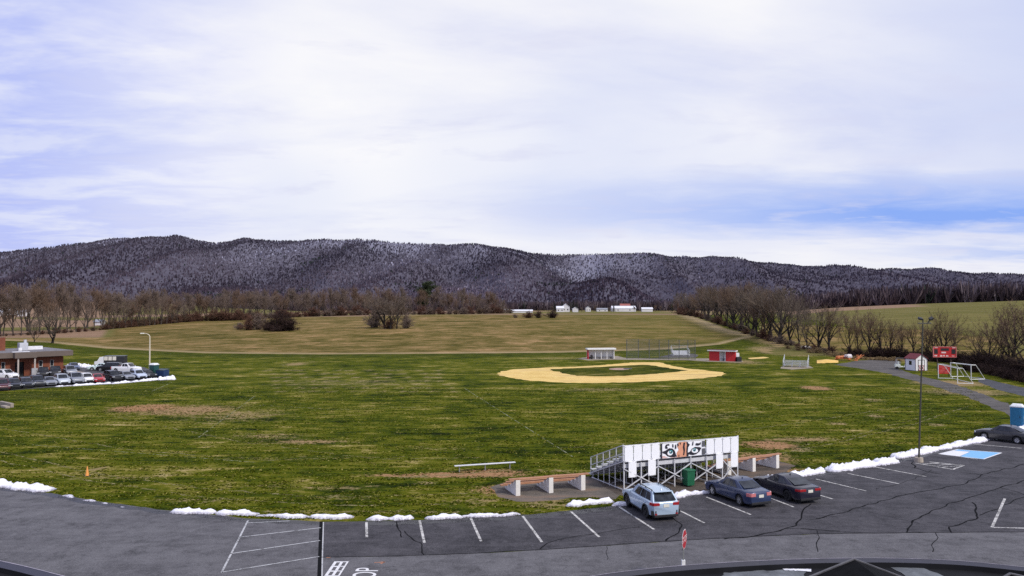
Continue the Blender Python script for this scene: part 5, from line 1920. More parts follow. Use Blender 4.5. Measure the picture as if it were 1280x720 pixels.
def goal(a, b, rz_back, label, depth=2.0):
    rz, ln = frame2(a, b)
    t = thing('soccer_goal', label, 'goal', (a.x, a.y, 0), rz, 'soccer goals')
    wm = mat('goal_white', (.74, .74, .70), .4, .2, .08, 3)
    h = 2.35
    r = .065
    for x in (0, ln):
        MB().tube((x, 0, 0), (x, 0, h), r, n=10).build('post', wm, t)
        mb = MB()
        mb.tube((x, 0, h), (x, depth * .35, h), .04, n=8)
        mb.tube((x, depth * .35, h), (x, depth, .05), .04, n=8)
        mb.tube((x, 0, .05), (x, depth, .05), .045, n=8)
        mb.build('side_frame', wm, t)
    MB().tube((-r, 0, h), (ln + r, 0, h), r, n=10).build('crossbar', wm, t)
    mb = MB()
    mb.tube((0, depth, .05), (ln, depth, .05), .045, n=8)
    mb.tube((0, depth * .35, h), (ln, depth * .35, h), .035, n=8)
    mb.build('rear_bar', wm, t)
goal(P(1173, 473), P(1197, 479.5), 0, 'nearer soccer goal frame in front of the red board', 2.2)
goal(P(1188.5, 471), P(1214, 474.5), 0, 'farther soccer goal frame at the right of the pair', 2.4)

def shed():
    c = P(1144.5, 464)
    t = thing('garden_shed', 'white shed with red roof and red crossed doors', 'shed', (c.x, c.y, 0), R(14))
    wh = mat('shed_white', (.78, .77, .77), .6, 0, .05, 2)
    red = mat('shed_roof_red', (.15, .022, .030), .8, 0, .2, 4)
    redp = mat('shed_trim_red', (.33, .04, .05), .6)
    W, D, h, pk = 2.5, 2.5, 2.25, 3.05
    # front gable faces -y; the shed's near corner is the origin
    MB().extr([(0, 0, .08), (W, 0, .08), (W, 0, h), (W / 2, 0, pk), (0, 0, h)], (0, D, 0)).build('wall', wh, t)
    r = MB()
    for s in (0, 1):
        xa, xb = (-.18, W / 2) if s == 0 else (W + .18, W / 2)
        za = h - .18 * (pk - h) / (W / 2) + .03
        r.extr([(xa, -.2, za), (xb, -.2, pk + .03), (xb, -.2, pk + .11), (xa, -.2, za + .08)], (0, D + .4, 0))
    r.build('roof', red, t)
    d = MB()
    for x in (.58, 1.92):
        d.box((x, -.02, 1.05), (.09, .05, 1.95))
    d.box((W / 2, -.02, 2.02), (1.43, .05, .09))
    d.box((W / 2, -.02, 1.05), (.06, .05, 1.95))
    d.build('door_frame', M_BLACK, t)
    for s in (0, 1):
        x0 = .64 if s == 0 else W / 2 + .04
        x1 = x0 + .56
        dd = MB().box(((x0 + x1) / 2, -.012, 1.05), (x1 - x0, .02, 1.86)).build('door', wh, t)
        mb = MB()
        mb.beam((x0 + .03, -.03, .2), (x1 - .03, -.03, .95), .03, .1)
        mb.beam((x0 + .03, -.036, .95), (x1 - .03, -.036, .2), .03, .1)
        mb.beam((x0 + .02, -.033, 1.0), (x1 - .02, -.033, 1.0), .03, .09)
        mb.beam((x0 + .02, -.033, .15), (x1 - .02, -.033, .15), .03, .09)
        mb.build('door_brace', redp, dd)
    w = MB().box((-.02, D / 2, 1.45), (.04, .62, .72)).build('window', M_BLACK, t)
    MB().box((-.045, D / 2, 1.45), (.02, .46, .56)).build('pane', M_GLASS, w)
    tr = MB()
    for x, y in ((-.012, -.012), (W + .012, -.012), (-.012, D)):
        tr.box((x, y, h / 2 + .04), (.10, .10, h - .05))
    tr.build('corner_trim', mat('shed_trim_grey', (.25, .22, .26), .6), t)
    MB().box((W / 2, D / 2, .04), (W + .06, D + .06, .09)).build('base', M_BLACK, t)
shed()

def cart():
    c = P(1126.5, 461)
    t = thing('golf_cart', 'white golf cart with dark roof parked left of the shed', 'cart', (c.x, c.y, .006), R(-18))
    wh = mat('cart_white', (.74, .78, .70), .5)
    MB().extr([(-1.1, -.55, .3), (1.1, -.55, .3), (1.15, -.55, .75), (.75, -.55, .95), (.6, -.55, .5), (-.15, -.55, .5), (-.2, -.55, .85), (-1.1, -.55, .9)], (0, 1.1, 0)).build('body', wh, t, bevel=.04)
    MB().box((-.5, 0, 1.15), (.14, 1.1, .55)).build('seat_back', wh, t, bevel=.04)
    MB().box((0, 0, 2.0), (1.9, 1.2, .10)).build('roof', M_BLACK, t, bevel=.04)
    for x in (-.85, .8):
        for y in (-.52, .52):
            MB().tube((x, y, .85), (x * .95, y, 1.97), .03, n=6).build('roof_post', M_ALU, t)
    for x in (-.75, .75):
        for y in (-.5, .5):
            MB().tube((x, y - .09, .23), (x, y + .09, .23), .23, n=14).build('wheel', M_TYRE, t)
cart()

def debris():
    c = P(1033, 453)
    mb = MB()
    n = 12
    vs, fs = [], []
    for j in range(6):
        for i in range(n):
            u, v = i / (n - 1), j / 5
            q = P(1021 + 27 * u, 454.2 - 3.6 * v + 1.0 * u * (v - .5))
            vs.append((q.x, q.y, .05 + .30 * math.sin(math.pi * u) * math.sin(math.pi * v) + .12 * mnoise.noise(Vector((q.x, q.y, 0))) + (.12 if 0 < j < 5 else 0)))
    fs = [(j * n + i, j * n + i + 1, (j + 1) * n + i + 1, (j + 1) * n + i) for j in range(5) for i in range(n - 1)]
    mb.add(vs, fs)
    o = mb.build('tarp', mat('yellow_tarp', (.75, .46, .10), .6, 0, .15, 1.5), smooth=True)
    tag(o, 'crumpled yellow tarp on the grass by the turnaround', 'tarp')
    c = P(1055, 451)
    t = thing('debris_pile', 'orange and white pile of gear beside the yellow tarp', 'pile', (c.x, c.y, 0), 0)
    r = random.Random(3)
    a, b = MB(), MB()
    for i in range(14):
        a.box((r.uniform(-2.2, 1.2), r.uniform(-1, 1), r.uniform(.2, .9)), (r.uniform(.5, 1.3), r.uniform(.3, .8), r.uniform(.15, .5)), M=Matrix.Rotation(r.uniform(-.6, .6), 3, 'X') @ Matrix.Rotation(r.uniform(0, 3), 3, 'Z'))
    for i in range(6):
        b.box((r.uniform(.0, 1.8), r.uniform(-.6, .8), r.uniform(.7, 1.3)), (r.uniform(.6, 1.3), r.uniform(.4, .8), r.uniform(.15, .5)), M=Matrix.Rotation(r.uniform(-.5, .5), 3, 'X') @ Matrix.Rotation(r.uniform(0, 3), 3, 'Z'))
    for i in range(8):
        a.beam((2 + r.uniform(0, 1), r.uniform(-.5, .5), 0), (2.4 + r.uniform(0, 2), r.uniform(-.5, .8), 1.3), .1)
    a.build('orange_gear', mat('pile_orange', (.60, .20, .07), .7, 0, .3, 2), t)
    b.build('white_gear', mat('pile_white', (.72, .66, .66), .7, 0, .15, 2), t)
    for px, py, w, lab in ((1007, 437, 1.8, 'pale flat boulder in weeds left of the hedgerow trunk'), (993, 433, 1.2, 'small pale boulder farther left in the weeds')):
        c = P(px, py)
        mb = MB()
        bm = bmesh.new()
        bmesh.ops.create_icosphere(bm, subdivisions=3, radius=1)
        for v in bm.verts:
            v.co *= 1 + .35 * mnoise.noise(v.co * 1.3 + Vector((px, 0, 0)))
            v.co.z = max(-.3, v.co.z * .45)
        mb.add([v.co * w for v in bm.verts], [[v.index for v in f.verts] for f in bm.faces])
        bm.free()
        o = mb.build('boulder', mat('boulder_stone', (.42, .38, .34), .9, 0, .25, 1), smooth=True)
        o.location = (c.x, c.y, .2)
        tag(o, lab, 'boulder')
debris()

def toilet(px, py, rz, body, label, h=2.3):
    p = P(px, py)
    t = thing('portable_toilet', label, 'portable toilet', (p.x, p.y, .006), rz)
    bm_ = mat('toilet_' + body[0], body[1], .45, 0, .08, 2)
    wh = mat('toilet_white', (.78, .79, .78), .5)
    MB().box((0, 0, .08), (1.15, 1.15, .14)).build('base', M_BLACK, t)
    b = MB().box((0, 0, 1.08), (1.06, 1.06, 1.88))
    for s in (-1, 1):
        for k in range(4):
            b.box((s * .535, -.36 + .24 * k, 1.08), (.03, .08, 1.7))
    b.build('cabin', bm_, t)
    d = MB().box((0, -.545, 1.02), (.80, .04, 1.72)).build('door', mat('toilet_door_' + body[0], tuple(c * .8 for c in body[1]), .45), t)
    MB().box((.28, -.575, 1.05), (.06, .03, .14)).build('handle', M_BLACK, d)
    MB().box((0, 0, 2.05), (1.14, 1.14, .10)).build('roof_rim', wh, t)
    MB().box((0, 0, 2.19), (1.10, 1.10, .20), taper=.72).build('roof', wh, t, bevel=.04)
toilet(1271.8, 534, R(-40), ('blue', (.025, .20, .38)), 'blue portable toilet at the right edge above the grey sedan')
toilet(192.5, 471, R(-20), ('teal', (.02, .075, .07)), 'dark green portable toilet by the lamp in the left lot')

p = P(203, 471)
t = thing('dumpster', 'dark blue dumpster at the end of the left lot', 'dumpster', (p.x, p.y, .006), R(-20))
bl_ = mat('dumpster_blue', (.02, .045, .13), .6)
MB().extr([(-.85, -.6, .15), (.85, -.6, .15), (.95, -.7, 1.15), (-.95, -.7, 1.15)], (0, 1.2, 0)).build('bin_body', bl_, t)
for s in (-1, 1):
    MB().box((s * .47, -.05, 1.22), (.9, 1.35, .06), M=Matrix.Rotation(.12, 3, 'X')).build('lid', mat('dumpster_lid', (.03, .05, .06), .5), t)

def flood_pole():
    b = P(1148.5, 577.5)
    t = thing('light_pole', 'tall slim dark pole with floodlights at the lot edge', 'light pole', (b.x, b.y, 0), 0)
    h = at_h(0, 398.5, b)
    tx = (1156 - 1148.5) * b.y / F
    m = mat('pole_bronze', (.070, .066, .048), .6, .2, .15, 2)
    MB().tube((0, 0, .0), (tx, 0, h), .072, .048, 10).build('pole', m, t, True)
    MB().tube((0, 0, 0), (0, 0, .35), .32, .30, 14).build('footing', mat('footing_concrete', (.40, .34, .27), .9), t)
    mb = MB()
    mb.tube((tx - .4, 0, h - .35), (tx + .62, 0, h - .35), .05, n=8)
    mb.tube((tx + .35, 0, h - .35), (tx + .62, .1, h + .0), .05, n=8)
    mb.build('bracket', m, t)
    for x, a in ((-.22, .2), (.62, -.5)):
        hd = MB().box((tx + x - .05, -.1, h + .02), (.30, .26, .16), M=Matrix.Rotation(a, 3, 'Y') @ Matrix.Rotation(.5, 3, 'X')).build('floodlight', mat('lamp_dark', (.035, .035, .035), .5), t, bevel=.03)
flood_pole()

def street_lamp():
    b = P(187, 470)
    t = thing('street_lamp', 'cream street lamp with curved arm in the left lot', 'street lamp', (b.x, b.y, 0), 0)
    h = at_h(0, 421, b)
    s = b.y / F
    m = mat('lamp_cream', (.66, .58, .44), .5, .1, .08, 2)
    MB().tube((0, 0, 0), (-.02, 0, h), .14, .09, 10).build('pole', m, t, True)
    pts = [Vector((-.02, 0, h)), Vector((-.12, 0, h + .28)), Vector((-.45, 0, h + .5)), Vector((-13 * s * .55, 0, h + .62))]
    MB().path(pts, [.08, .07, .06, .05], 8).build('arm', m, t, True)
    MB().box((-13 * s * .75, 0, h + .60), (.75, .30, .16), taper=.7).build('lamp_head', mat('lamp_head_pale', (.70, .68, .60), .4), t, bevel=.03)
street_lamp()

def stop_sign():
    b = P(854.3, 728)
    t = thing('stop_sign', 'red stop sign on a post turned almost edge-on', 'stop sign', (b.x, b.y, .005), 0)
    MB().box((0, 0, .75), (.06, .06, 1.5)).build('post', mat('sign_post_steel', (.30, .31, .30), .5, .5), t)
    sl = MB().box((.0, 0, .48), (.15, .15, .96)).build('post_sleeve', mat('sleeve_white', (.78, .78, .76), .5), t)
    root = bpy.data.objects.new('sign_plate', None)
    a = math.atan2(-.43, .9)
    R8 = .44
    oct_ = [(R8 * math.cos(R(22.5 + 45 * k)), R8 * math.sin(R(22.5 + 45 * k))) for k in range(8)]
    def face(name, m, sc, off, par):
        mb = MB().prism([(x * sc, y * sc) for x, y in oct_], 0, .004)
        o = mb.build(name, m, par)
        return o
    red = mat('stop_red', (.42, .015, .025), .4, 0, .08, 3)
    wh = mat('stop_white', (.78, .76, .76), .45)
    plate = MB().prism(oct_, -.004, .004).build('sign_plate', wh, t)
    plate.location = (0.05 * math.cos(a), .05 * math.sin(a), 1.86)
    plate.rotation_euler = (R(90), 0, a + R(90))
    f = MB().prism([(x * .94, y * .94) for x, y in oct_], .005, .008).build('red_face', red, plate)
    tx = text_mesh('STOP', .36, 'lettering', wh, plate)
    tx.location = (0, 0, .011)
    bk = MB().prism([(x * .98, y * .98) for x, y in oct_], -.009, -.0055).build('back_face', mat('sign_back', (.35, .36, .37), .5, .5), plate)
stop_sign()

#@@BUILD
# ------------------------------------------------------------------ buildings
M_BRICK = None
def brick_mat(name, a, b, mortar, sc=5.0):
    m, nt, bs, out = new_mat(name)
    tc = N(nt, 'ShaderNodeTexCoord')
    mp = N(nt, 'ShaderNodeMapping')
    mp.inputs['Rotation'].default_value = (R(90), 0, 0)
    L(nt, tc.outputs['Object'], mp.inputs[0])
    br = N(nt, 'ShaderNodeTexBrick')
    br.inputs['Scale'].default_value = sc
    br.inputs['Color1'].default_value = (*a, 1)
    br.inputs['Color2'].default_value = (*b, 1)
    br.inputs['Mortar'].default_value = (*mortar, 1)
    br.inputs['Mortar Size'].default_value = .01
    L(nt, mp.outputs[0], br.inputs['Vector'])
    n = noise_(nt, tc.outputs['Object'], .8, 4, .6)
    L(nt, mixc(nt, rng(nt, n, .35, .65, 0, .5), br.outputs['Color'], tuple(x * .7 for x in a)), bs.inputs['Base Color'])
    bs.inputs['Roughness'].default_value = .9
    return m

def brick_building():
    a, b = P(-60, 475.5), P(79, 467)
    rz, ln = frame2(a, b)
    t = thing('brick_building', 'low brick building with wide brown fascia at the left edge', 'building', (a.x, a.y, .014), rz)
    bk = brick_mat('brick', (.17, .042, .020), (.24, .075, .034), (.17, .11, .08))
    fas = mat('fascia_brown', (.125, .095, .078), .6, 0, .1, 1)
    roofm = mat('flat_roof_grey', (.16, .15, .16), .8, 0, .25, .6, dirt=((.34, .32, .33), .7))
    D, h = 12.0, 3.05
    k = ln / (79 + 60)                   # metres per photo pixel along the front
    X = lambda px: (px + 60) * k
    # front wall with openings
    wl = MB()
    cuts = [(X(15), X(27), 0, 2.4), (X(46), X(51.2), 1.0, 2.5), (X(61), X(66), 1.0, 2.5), (X(-2), X(3), .9, 2.5), (X(-40), X(-35), .9, 2.5)]
    xs = sorted([0, ln] + [c for q in cuts for c in q[:2]])
    for xa, xb in zip(xs, xs[1:]):
        hit = [q for q in cuts if q[0] <= xa + 1e-6 and q[1] >= xb - 1e-6]
        if hit:
            q = hit[0]
            wl.box(((xa + xb) / 2, .12, (q[3] + h) / 2), (xb - xa, .24, h - q[3]))
            if q[2] > 0:
                wl.box(((xa + xb) / 2, .12, q[2] / 2), (xb - xa, .24, q[2]))
        else:
            wl.box(((xa + xb) / 2, .12, h / 2), (xb - xa, .24, h))
    wl.box((ln - .12, D / 2 + .12, h / 2), (.24, D - .24, h))
    wl.box((ln / 2, D - .12, h / 2), (ln - .48, .24, h))
    wl.build('wall', bk, t)
    for q in cuts[1:]:
        w = MB()
        cx, cz = (q[0] + q[1]) / 2, (q[2] + q[3]) / 2
        ww, hh = q[1] - q[0], q[3] - q[2]
        for s in (-1, 1):
            w.box((cx + s * (ww / 2 - .03), .10, cz), (.06, .12, hh))
            w.box((cx, .10, cz + s * (hh / 2 - .03)), (ww - .12, .12, .06))
        w.box((cx, .10, cz - hh * .2), (ww - .12, .12, .06))
        wo = w.build('window', mat('window_frame_pale', (.55, .53, .50), .5), t)
        MB().box((cx, .14, cz + hh * .13), (ww - .12, .03, hh * .62)).build('pane', M_GLASS, wo)
        MB().box((cx, .13, cz - hh * .34), (ww - .12, .05, hh * .24)).build('lower_panel', mat('panel_pale', (.62, .60, .58), .6), wo)
    dr = MB().box(((X(15) + X(27)) / 2, .55, 1.2), (X(27) - X(15), .06, 2.4)).build('entrance', M_GLASS, t)
    fr = MB()
    for px in (15.4, 19, 23, 26.6):
        fr.box((X(px), .50, 1.2), (.08, .08, 2.4))
    fr.build('door_frame', M_BLACK, dr)
    MB().box((ln / 2 + .3, D / 2 - .45, h + .60), (ln + 1.6, D + 1.9, .9)).build('fascia', fas, t, bevel=.03)
    MB().box(((X(10) + X(36)) / 2, -1.95, h + .60), (X(36) - X(8), 1.2, .96)).build('porch_fascia', fas, t, bevel=.03)
    MB().box((ln / 2 + .3, D / 2 - .45, h + 1.08), (ln + 1.3, D + 1.6, .06)).build('roof', roofm, t)
    sn = MB().box((X(20), -.9, h + 1.13), (X(31) - X(9), .7, .08))
    sn.build('roof_snow', mat('roof_snow', (.82, .82, .88), .8), t, bevel=.02)
    for px in (13.8, 35):
        MB().box((X(px), -2.2, h / 2 + .08), (.22, .22, h + .14)).build('porch_post', mat('post_pale', (.42, .36, .32), .7), t)
    MB().box((X(34), -2.5, .75), (.9, .3, 1.3)).build('notice_board', mat('board_grey', (.36, .36, .38), .6), t)
    hv = mat('hvac_pale', (.55, .56, .60), .5, .3, .1, 2)
    v = MB()
    v.box((X(36), 4.5, h + 1.75), (1.3, 1.3, 1.3))
    v.build('rooftop_unit', hv, t, bevel=.03)
    v = MB()
    v.box((X(50), 5.5, h + 1.4), (3.4, .8, .6))
    v.box((X(29), 3.2, h + 1.35), (.5, .5, .5))
    v.build('roof_duct', mat('duct_white', (.78, .77, .80), .5), t, bevel=.03)
    MB().tube((X(41), 5.2, h + 1), (X(41), 5.2, h + 2.9), .25, n=10).build('vent_pipe', hv, t)
    MB().box((X(-12), 8.4, h + 2.2), (X(16) - X(-40), 5.5, 2.4)).build('upper_storey', bk, t)
brick_building()

# small concrete culvert wall at the left edge
c = P(8, 508)
t = thing('culvert_headwall', 'weathered concrete culvert wall at the far left of the turf', 'culvert', (c.x, c.y, 0), R(-38))
cm = mat('old_concrete', (.32, .27, .22), .9, 0, .25, 1.5, .3)
MB().box((0, 0, .25), (3.6, .35, .5)).build('wall', cm, t, bevel=.03)
MB().box((1.3, -.55, .12), (1.6, .5, .24)).build('apron', cm, t, bevel=.03)

# far farm
WHT = mat('farm_white', (.62, .60, .60), .7, 0, .06, .3)
ROOFG = mat('farm_roof_grey', (.30, .31, .34), .6, .2, .1, .3)
ROOFW = mat('farm_roof_white', (.72, .72, .76), .6, 0, .06, .3)
ROOFR = mat('farm_roof_red', (.30, .09, .07), .7, 0, .15, .3)
def farm_building(name, px, Y, w, d, h, pk, roof, label, rz=0.0, ridge='x', wing=None, group='white farm buildings', cat='building', dx=0):
    X = (px - 640) / F * Y
    h, pk = h * .85, pk * .85
    t = thing(name, label, cat, (X, Y, H(X, Y) - .1), rz, group)
    if ridge == 'x':
        MB().extr([(-w / 2, -d / 2, 0), (-w / 2, d / 2, 0), (-w / 2, d / 2, h), (-w / 2, 0, pk), (-w / 2, -d / 2, h)], (w, 0, 0)).build('wall', WHT, t)
        r = MB()
        for s in (-1, 1):
            r.extr([(-w / 2 - .4, s * (d / 2 + .4), h - .2), (-w / 2 - .4, 0, pk + .05), (-w / 2 - .4, 0, pk + .3), (-w / 2 - .4, s * (d / 2 + .4), h + .05)], (w + .8, 0, 0))
        r.build('roof', roof, t)
    else:
        MB().extr([(-w / 2, -d / 2, 0), (w / 2, -d / 2, 0), (w / 2, -d / 2, h), (0, -d / 2, pk), (-w / 2, -d / 2, h)], (0, d, 0)).build('wall', WHT, t)
        r = MB()
        for s in (-1, 1):
            r.extr([(s * (w / 2 + .4), -d / 2 - .4, h - .2), (0, -d / 2 - .4, pk + .05), (0, -d / 2 - .4, pk + .3), (s * (w / 2 + .4), -d / 2 - .4, h + .05)], (0, d + .8, 0))
        r.build('roof', roof, t)
    nw = 0 if name == 'farm_shed' else 2
    for i in range(nw):
        x = -w / 2 + w * (i + .5) / nw
        MB().box((x, -d / 2 - .03, h * .5), (min(1.4, w / nw * .3), .1, h * .3)).build('window', M_BLACK, t)
    return t
farm_building('farm_shed', 652, 840, 24, 8, 2.6, 4, ROOFW, 'long low white shed left of the bushes before the farm')
farm_building('farm_shed', 632.5, 845, 4, 6, 3.4, 4.6, ROOFW, 'tiny white shed at the far left end of the farm')
farm_building('farmhouse', 707, 960, 9.5, 10, 7.5, 12, ROOFW, 'white gabled farmhouse between two dark evergreens', ridge='y')
farm_building('farmhouse', 700, 955, 9, 8, 5.5, 8.5, ROOFW, 'low white wing left of the gabled farmhouse')
farm_building('farm_shed', 719, 950, 7, 7, 4.5, 7, ROOFW, 'small white garage right of the gabled farmhouse', ridge='y')
farm_building('farmhouse', 735, 1000, 6.5, 7, 5.5, 8, ROOFG, 'small white house between farmhouse and barns', ridge='y')
farm_building('barn', 752.5, 1000, 14.5, 8, 3.4, 5.2, ROOFG, 'low grey-roofed barn left of the large barn')
farm_building('barn', 779, 1000, 31, 14, 5.2, 8.6, ROOFW, 'large white barn, widest of the farm')
farm_building('barn', 781, 1020, 13, 10, 9.2, 12.0, ROOFR, 'tall barn with red roof behind the widest barn')
farm_building('farm_shed', 808.5, 990, 14, 8, 4.6, 6.6, ROOFW, 'white shed at the right end of the farm')
for px, hgt, lab in ((702.5, 15, 'dark evergreen left of the gabled farmhouse'), (716.5, 17, 'dark evergreen right of the gabled farmhouse'), (721, 15, 'dark evergreen above the small white garage'), (767, 12, 'dark evergreen at the left end of the widest barn'), (693, 12, 'dark evergreen left of the low farmhouse wing')):
    Y = 985
    X = (px - 640) / F * Y
    SPR.put((X, Y, H(X, Y)), hgt, lab, None, .9)
farm_building('barn', 13, 640, 14, 10, 4.5, 8, ROOFW, 'white barn seen between the trees at the left edge', group='white buildings behind the left trees')
farm_building('farm_shed', 30, 620, 6, 7, 4, 6, ROOFW, 'small white shed right of the barn behind left trees', group='white buildings behind the left trees')
farm_building('farm_shed', 3, 630, 5, 6, 3.4, 5, ROOFW, 'tiny white shed left of the barn behind left trees', group='white buildings behind the left trees')
farm_building('farm_shed', 125, 392, 3.6, 4, 2.2, 3.3, ROOFG, 'tiny shed at the left end of the brown brush', group='white buildings behind the left trees')

for px, Y, hh in ((690, 930, 8), (727, 940, 7), (744, 950, 9), (761, 945, 7), (793, 950, 8), (819, 940, 9), (826, 945, 8)):
    X = (px - 640) / F * Y
    FARP.put((X, Y, H(X, Y)), hh, 'small bare tree standing among the white farm buildings', 'bare trees among the farm buildings', 1.0)

# ---- the building the camera stands on: flat roof with a bowed parapet and a gabled dormer
def own_building():
    zr = 5.0
    t = thing('school_building', 'dark flat roof edge with pale drip trim at the bottom', 'building', (0, 0, 0), 0)
    dark = mat('roof_membrane_black', (.010, .010, .012), .8, 0, .3, 1.0, spec=.2)
    edge = [P(x, y, zr) for x, y in ((-300, 655), (-120, 680), (-40, 692), (0, 700.5), (40, 709.5), (85, 721), (180, 745), (350, 770), (560, 755), (660, 735), (735, 720.5), (790, 712.8), (855, 706.5), (930, 701.5), (1000, 698.5), (1070, 697.3), (1130, 697.8), (1200, 700.8), (1280, 708.5), (1400, 722), (1600, 750))]
    # smooth the outline
    pts = []
    for i in range(len(edge) - 1):
        p0, p1, p2, p3 = edge[max(i - 1, 0)], edge[i], edge[i + 1], edge[min(i + 2, len(edge) - 1)]
        for k in range(6):
            u = k / 6
            pts.append(.5 * ((2 * p1) + (p2 - p0) * u + (2 * p0 - 5 * p1 + 4 * p2 - p3) * u * u + (3 * p1 - p0 - 3 * p2 + p3) * u ** 3))
    pts.append(edge[-1])
    inner = []
    for i, p in enumerate(pts):
        d = (pts[min(i + 1, len(pts) - 1)] - pts[max(i - 1, 0)]).normalized()
        inner.append(p + Vector((d.y, -d.x, 0)) * .32)
    n = len(pts)
    def band(name, a, b, m):
        mb = MB()
        mb.add(list(a) + list(b), [(i, i + 1, n + i + 1, n + i) for i in range(n - 1)])
        return mb.build(name, m, t)
    dz = lambda L_, z: [Vector((p.x, p.y, z)) for p in L_]
    off = lambda L_, q: [a.lerp(b, q) for a, b in zip(pts, L_)]
    band('parapet_cap', dz(off(inner, .10), zr), dz(inner, zr - .02), mat('cap_dark', (.020, .018, .030), .5))
    band('drip_trim', dz(pts, zr), dz(off(inner, .10), zr + .004), mat('trim_pale', (.42, .38, .44), .5, .2, .4, 3))
    band('parapet_face', dz(inner, zr - .02), dz(inner, zr - .20), dark)
    band('wall', dz(pts, zr), dz(pts, 0), mat('school_wall', (.24, .12, .08), .9, 0, .2, 1))
    roof = MB()
    poly = dz(inner, zr - .16)
    roof.add(poly + [Vector((p.x, -14, zr - .16)) for p in poly], [(i, i + 1, n + i + 1, n + i) for i in range(n - 1)])
    roof.build('roof', dark, t)
    mem = mat('roof_patch_grey', (.13, .14, .15), .8, 0, .5, 1.2, dirt=((.01, .01, .012), .9))
    zq = zr - .15
    for outline in (((1108, 705.5), (1150, 708), (1185, 722), (1135, 722)), ((905, 716), (960, 713), (1010, 712), (1000, 724), (900, 724)), ((780, 719.5), (800, 719), (800, 723), (780, 723))):
        sub = []
        for (xa, ya), (xb, yb) in zip(outline, outline[1:] + outline[:1]):
            for k in range(8):
                q = P(xa + (xb - xa) * k / 8, ya + (yb - ya) * k / 8, zq)
                sub.append((q.x + .1 * mnoise.noise(q * 4), q.y + .1 * mnoise.noise(q * 4 + Vector((3, 1, 0))), zq))
        MB().poly(sub).build('roof_patch', mem, t)
    up_, lo_ = [], []
    for i in range(16):
        u = i / 15
        q = P(978 + 36 * u, 711.2 + .5 * u + .7 * mnoise.noise(Vector((i * .8, 0, 0))), zq)
        r = P(981 + 33 * u, 713.4 + 1.6 * u * u + .9 * mnoise.noise(Vector((i * .9, 4, 0))), zq)
        up_.append((q.x, q.y, zq + .012))
        lo_.append((r.x, r.y, zq + .012))
    MB().add(up_ + lo_, [(i, i + 1, 17 + i, 16 + i) for i in range(15)]).build('roof_snow', mat('roof_snow', (.82, .82, .88)), t)
    # gabled dormer: far rake edge visible, ridge runs back under the camera
    def gable(apex, left, right, Yd, name):
        k = Yd / F
        def at(px, py):
            return Vector(((px - 640) * k, Yd, CAMZ - (py - 382) * k))
        A, Lf, Rt = at(*apex), at(*left), at(*right)
        back = Vector((0, -9, 0))
        mb = MB()
        for q in (Lf, Rt):
            mb.extr([A, q, q - Vector((0, 0, .08)), A - Vector((0, 0, .08))], back)
        r = mb.build(name, mat('shingle_black', (.007, .007, .008), .95, 0, .4, 6, .3, spec=.1), t)
        tr = MB()
        for q in (Lf, Rt):
            d = (q - A).normalized()
            tr.beam(A + Vector((0, -.04, .010)), q + d * .3 + Vector((0, -.04, .010)), .05, .02)
        tr.build('rake_trim', mat('rake_metal', (.13, .125, .13), .5, .3, .3, 5), r)
        MB().add([A, Lf, Rt, Vector((Lf.x, Yd, min(Lf.z, Rt.z) - .6)), Vector((Rt.x, Yd, min(Lf.z, Rt.z) - .6))], [(0, 1, 3, 4, 2)]).build('gable_wall', dark, r)
    gable((1063, 695.8), (985, 727), (1146, 727), 13.0, 'dormer_roof')
    gable((1256, 713.5), (1238, 724), (1302, 724), 13.0, 'dormer_roof')
own_building()

#@@SNOW
# ------------------------------------------------------------------ snow banks
def snow_mat():
    m, nt, b, out = new_mat('old_snow')
    geo = N(nt, 'ShaderNodeNewGeometry')
    n1 = noise_(nt, geo.outputs['Position'], 2.2, 5, .7)
    n2 = noise_(nt, geo.outputs['Position'], 9, 4, .75)
    c = mixc(nt, rng(nt, n1, .35, .65), (.86, .85, .91), (.93, .92, .95))
    sep = N(nt, 'ShaderNodeSeparateXYZ')
    L(nt, geo.outputs['Position'], sep.inputs[0])
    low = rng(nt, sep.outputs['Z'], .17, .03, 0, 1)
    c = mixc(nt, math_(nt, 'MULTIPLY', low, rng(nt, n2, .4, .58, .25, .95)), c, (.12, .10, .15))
    c = mixc(nt, rng(nt, n2, .64, .74, 0, .6), c, (.42, .38, .40))
    L(nt, c, b.inputs['Base Color'])
    b.inputs['Roughness'].default_value = .7
    bump_(nt, b, n2, .6, .08)
    return m
M_SNOW = snow_mat()

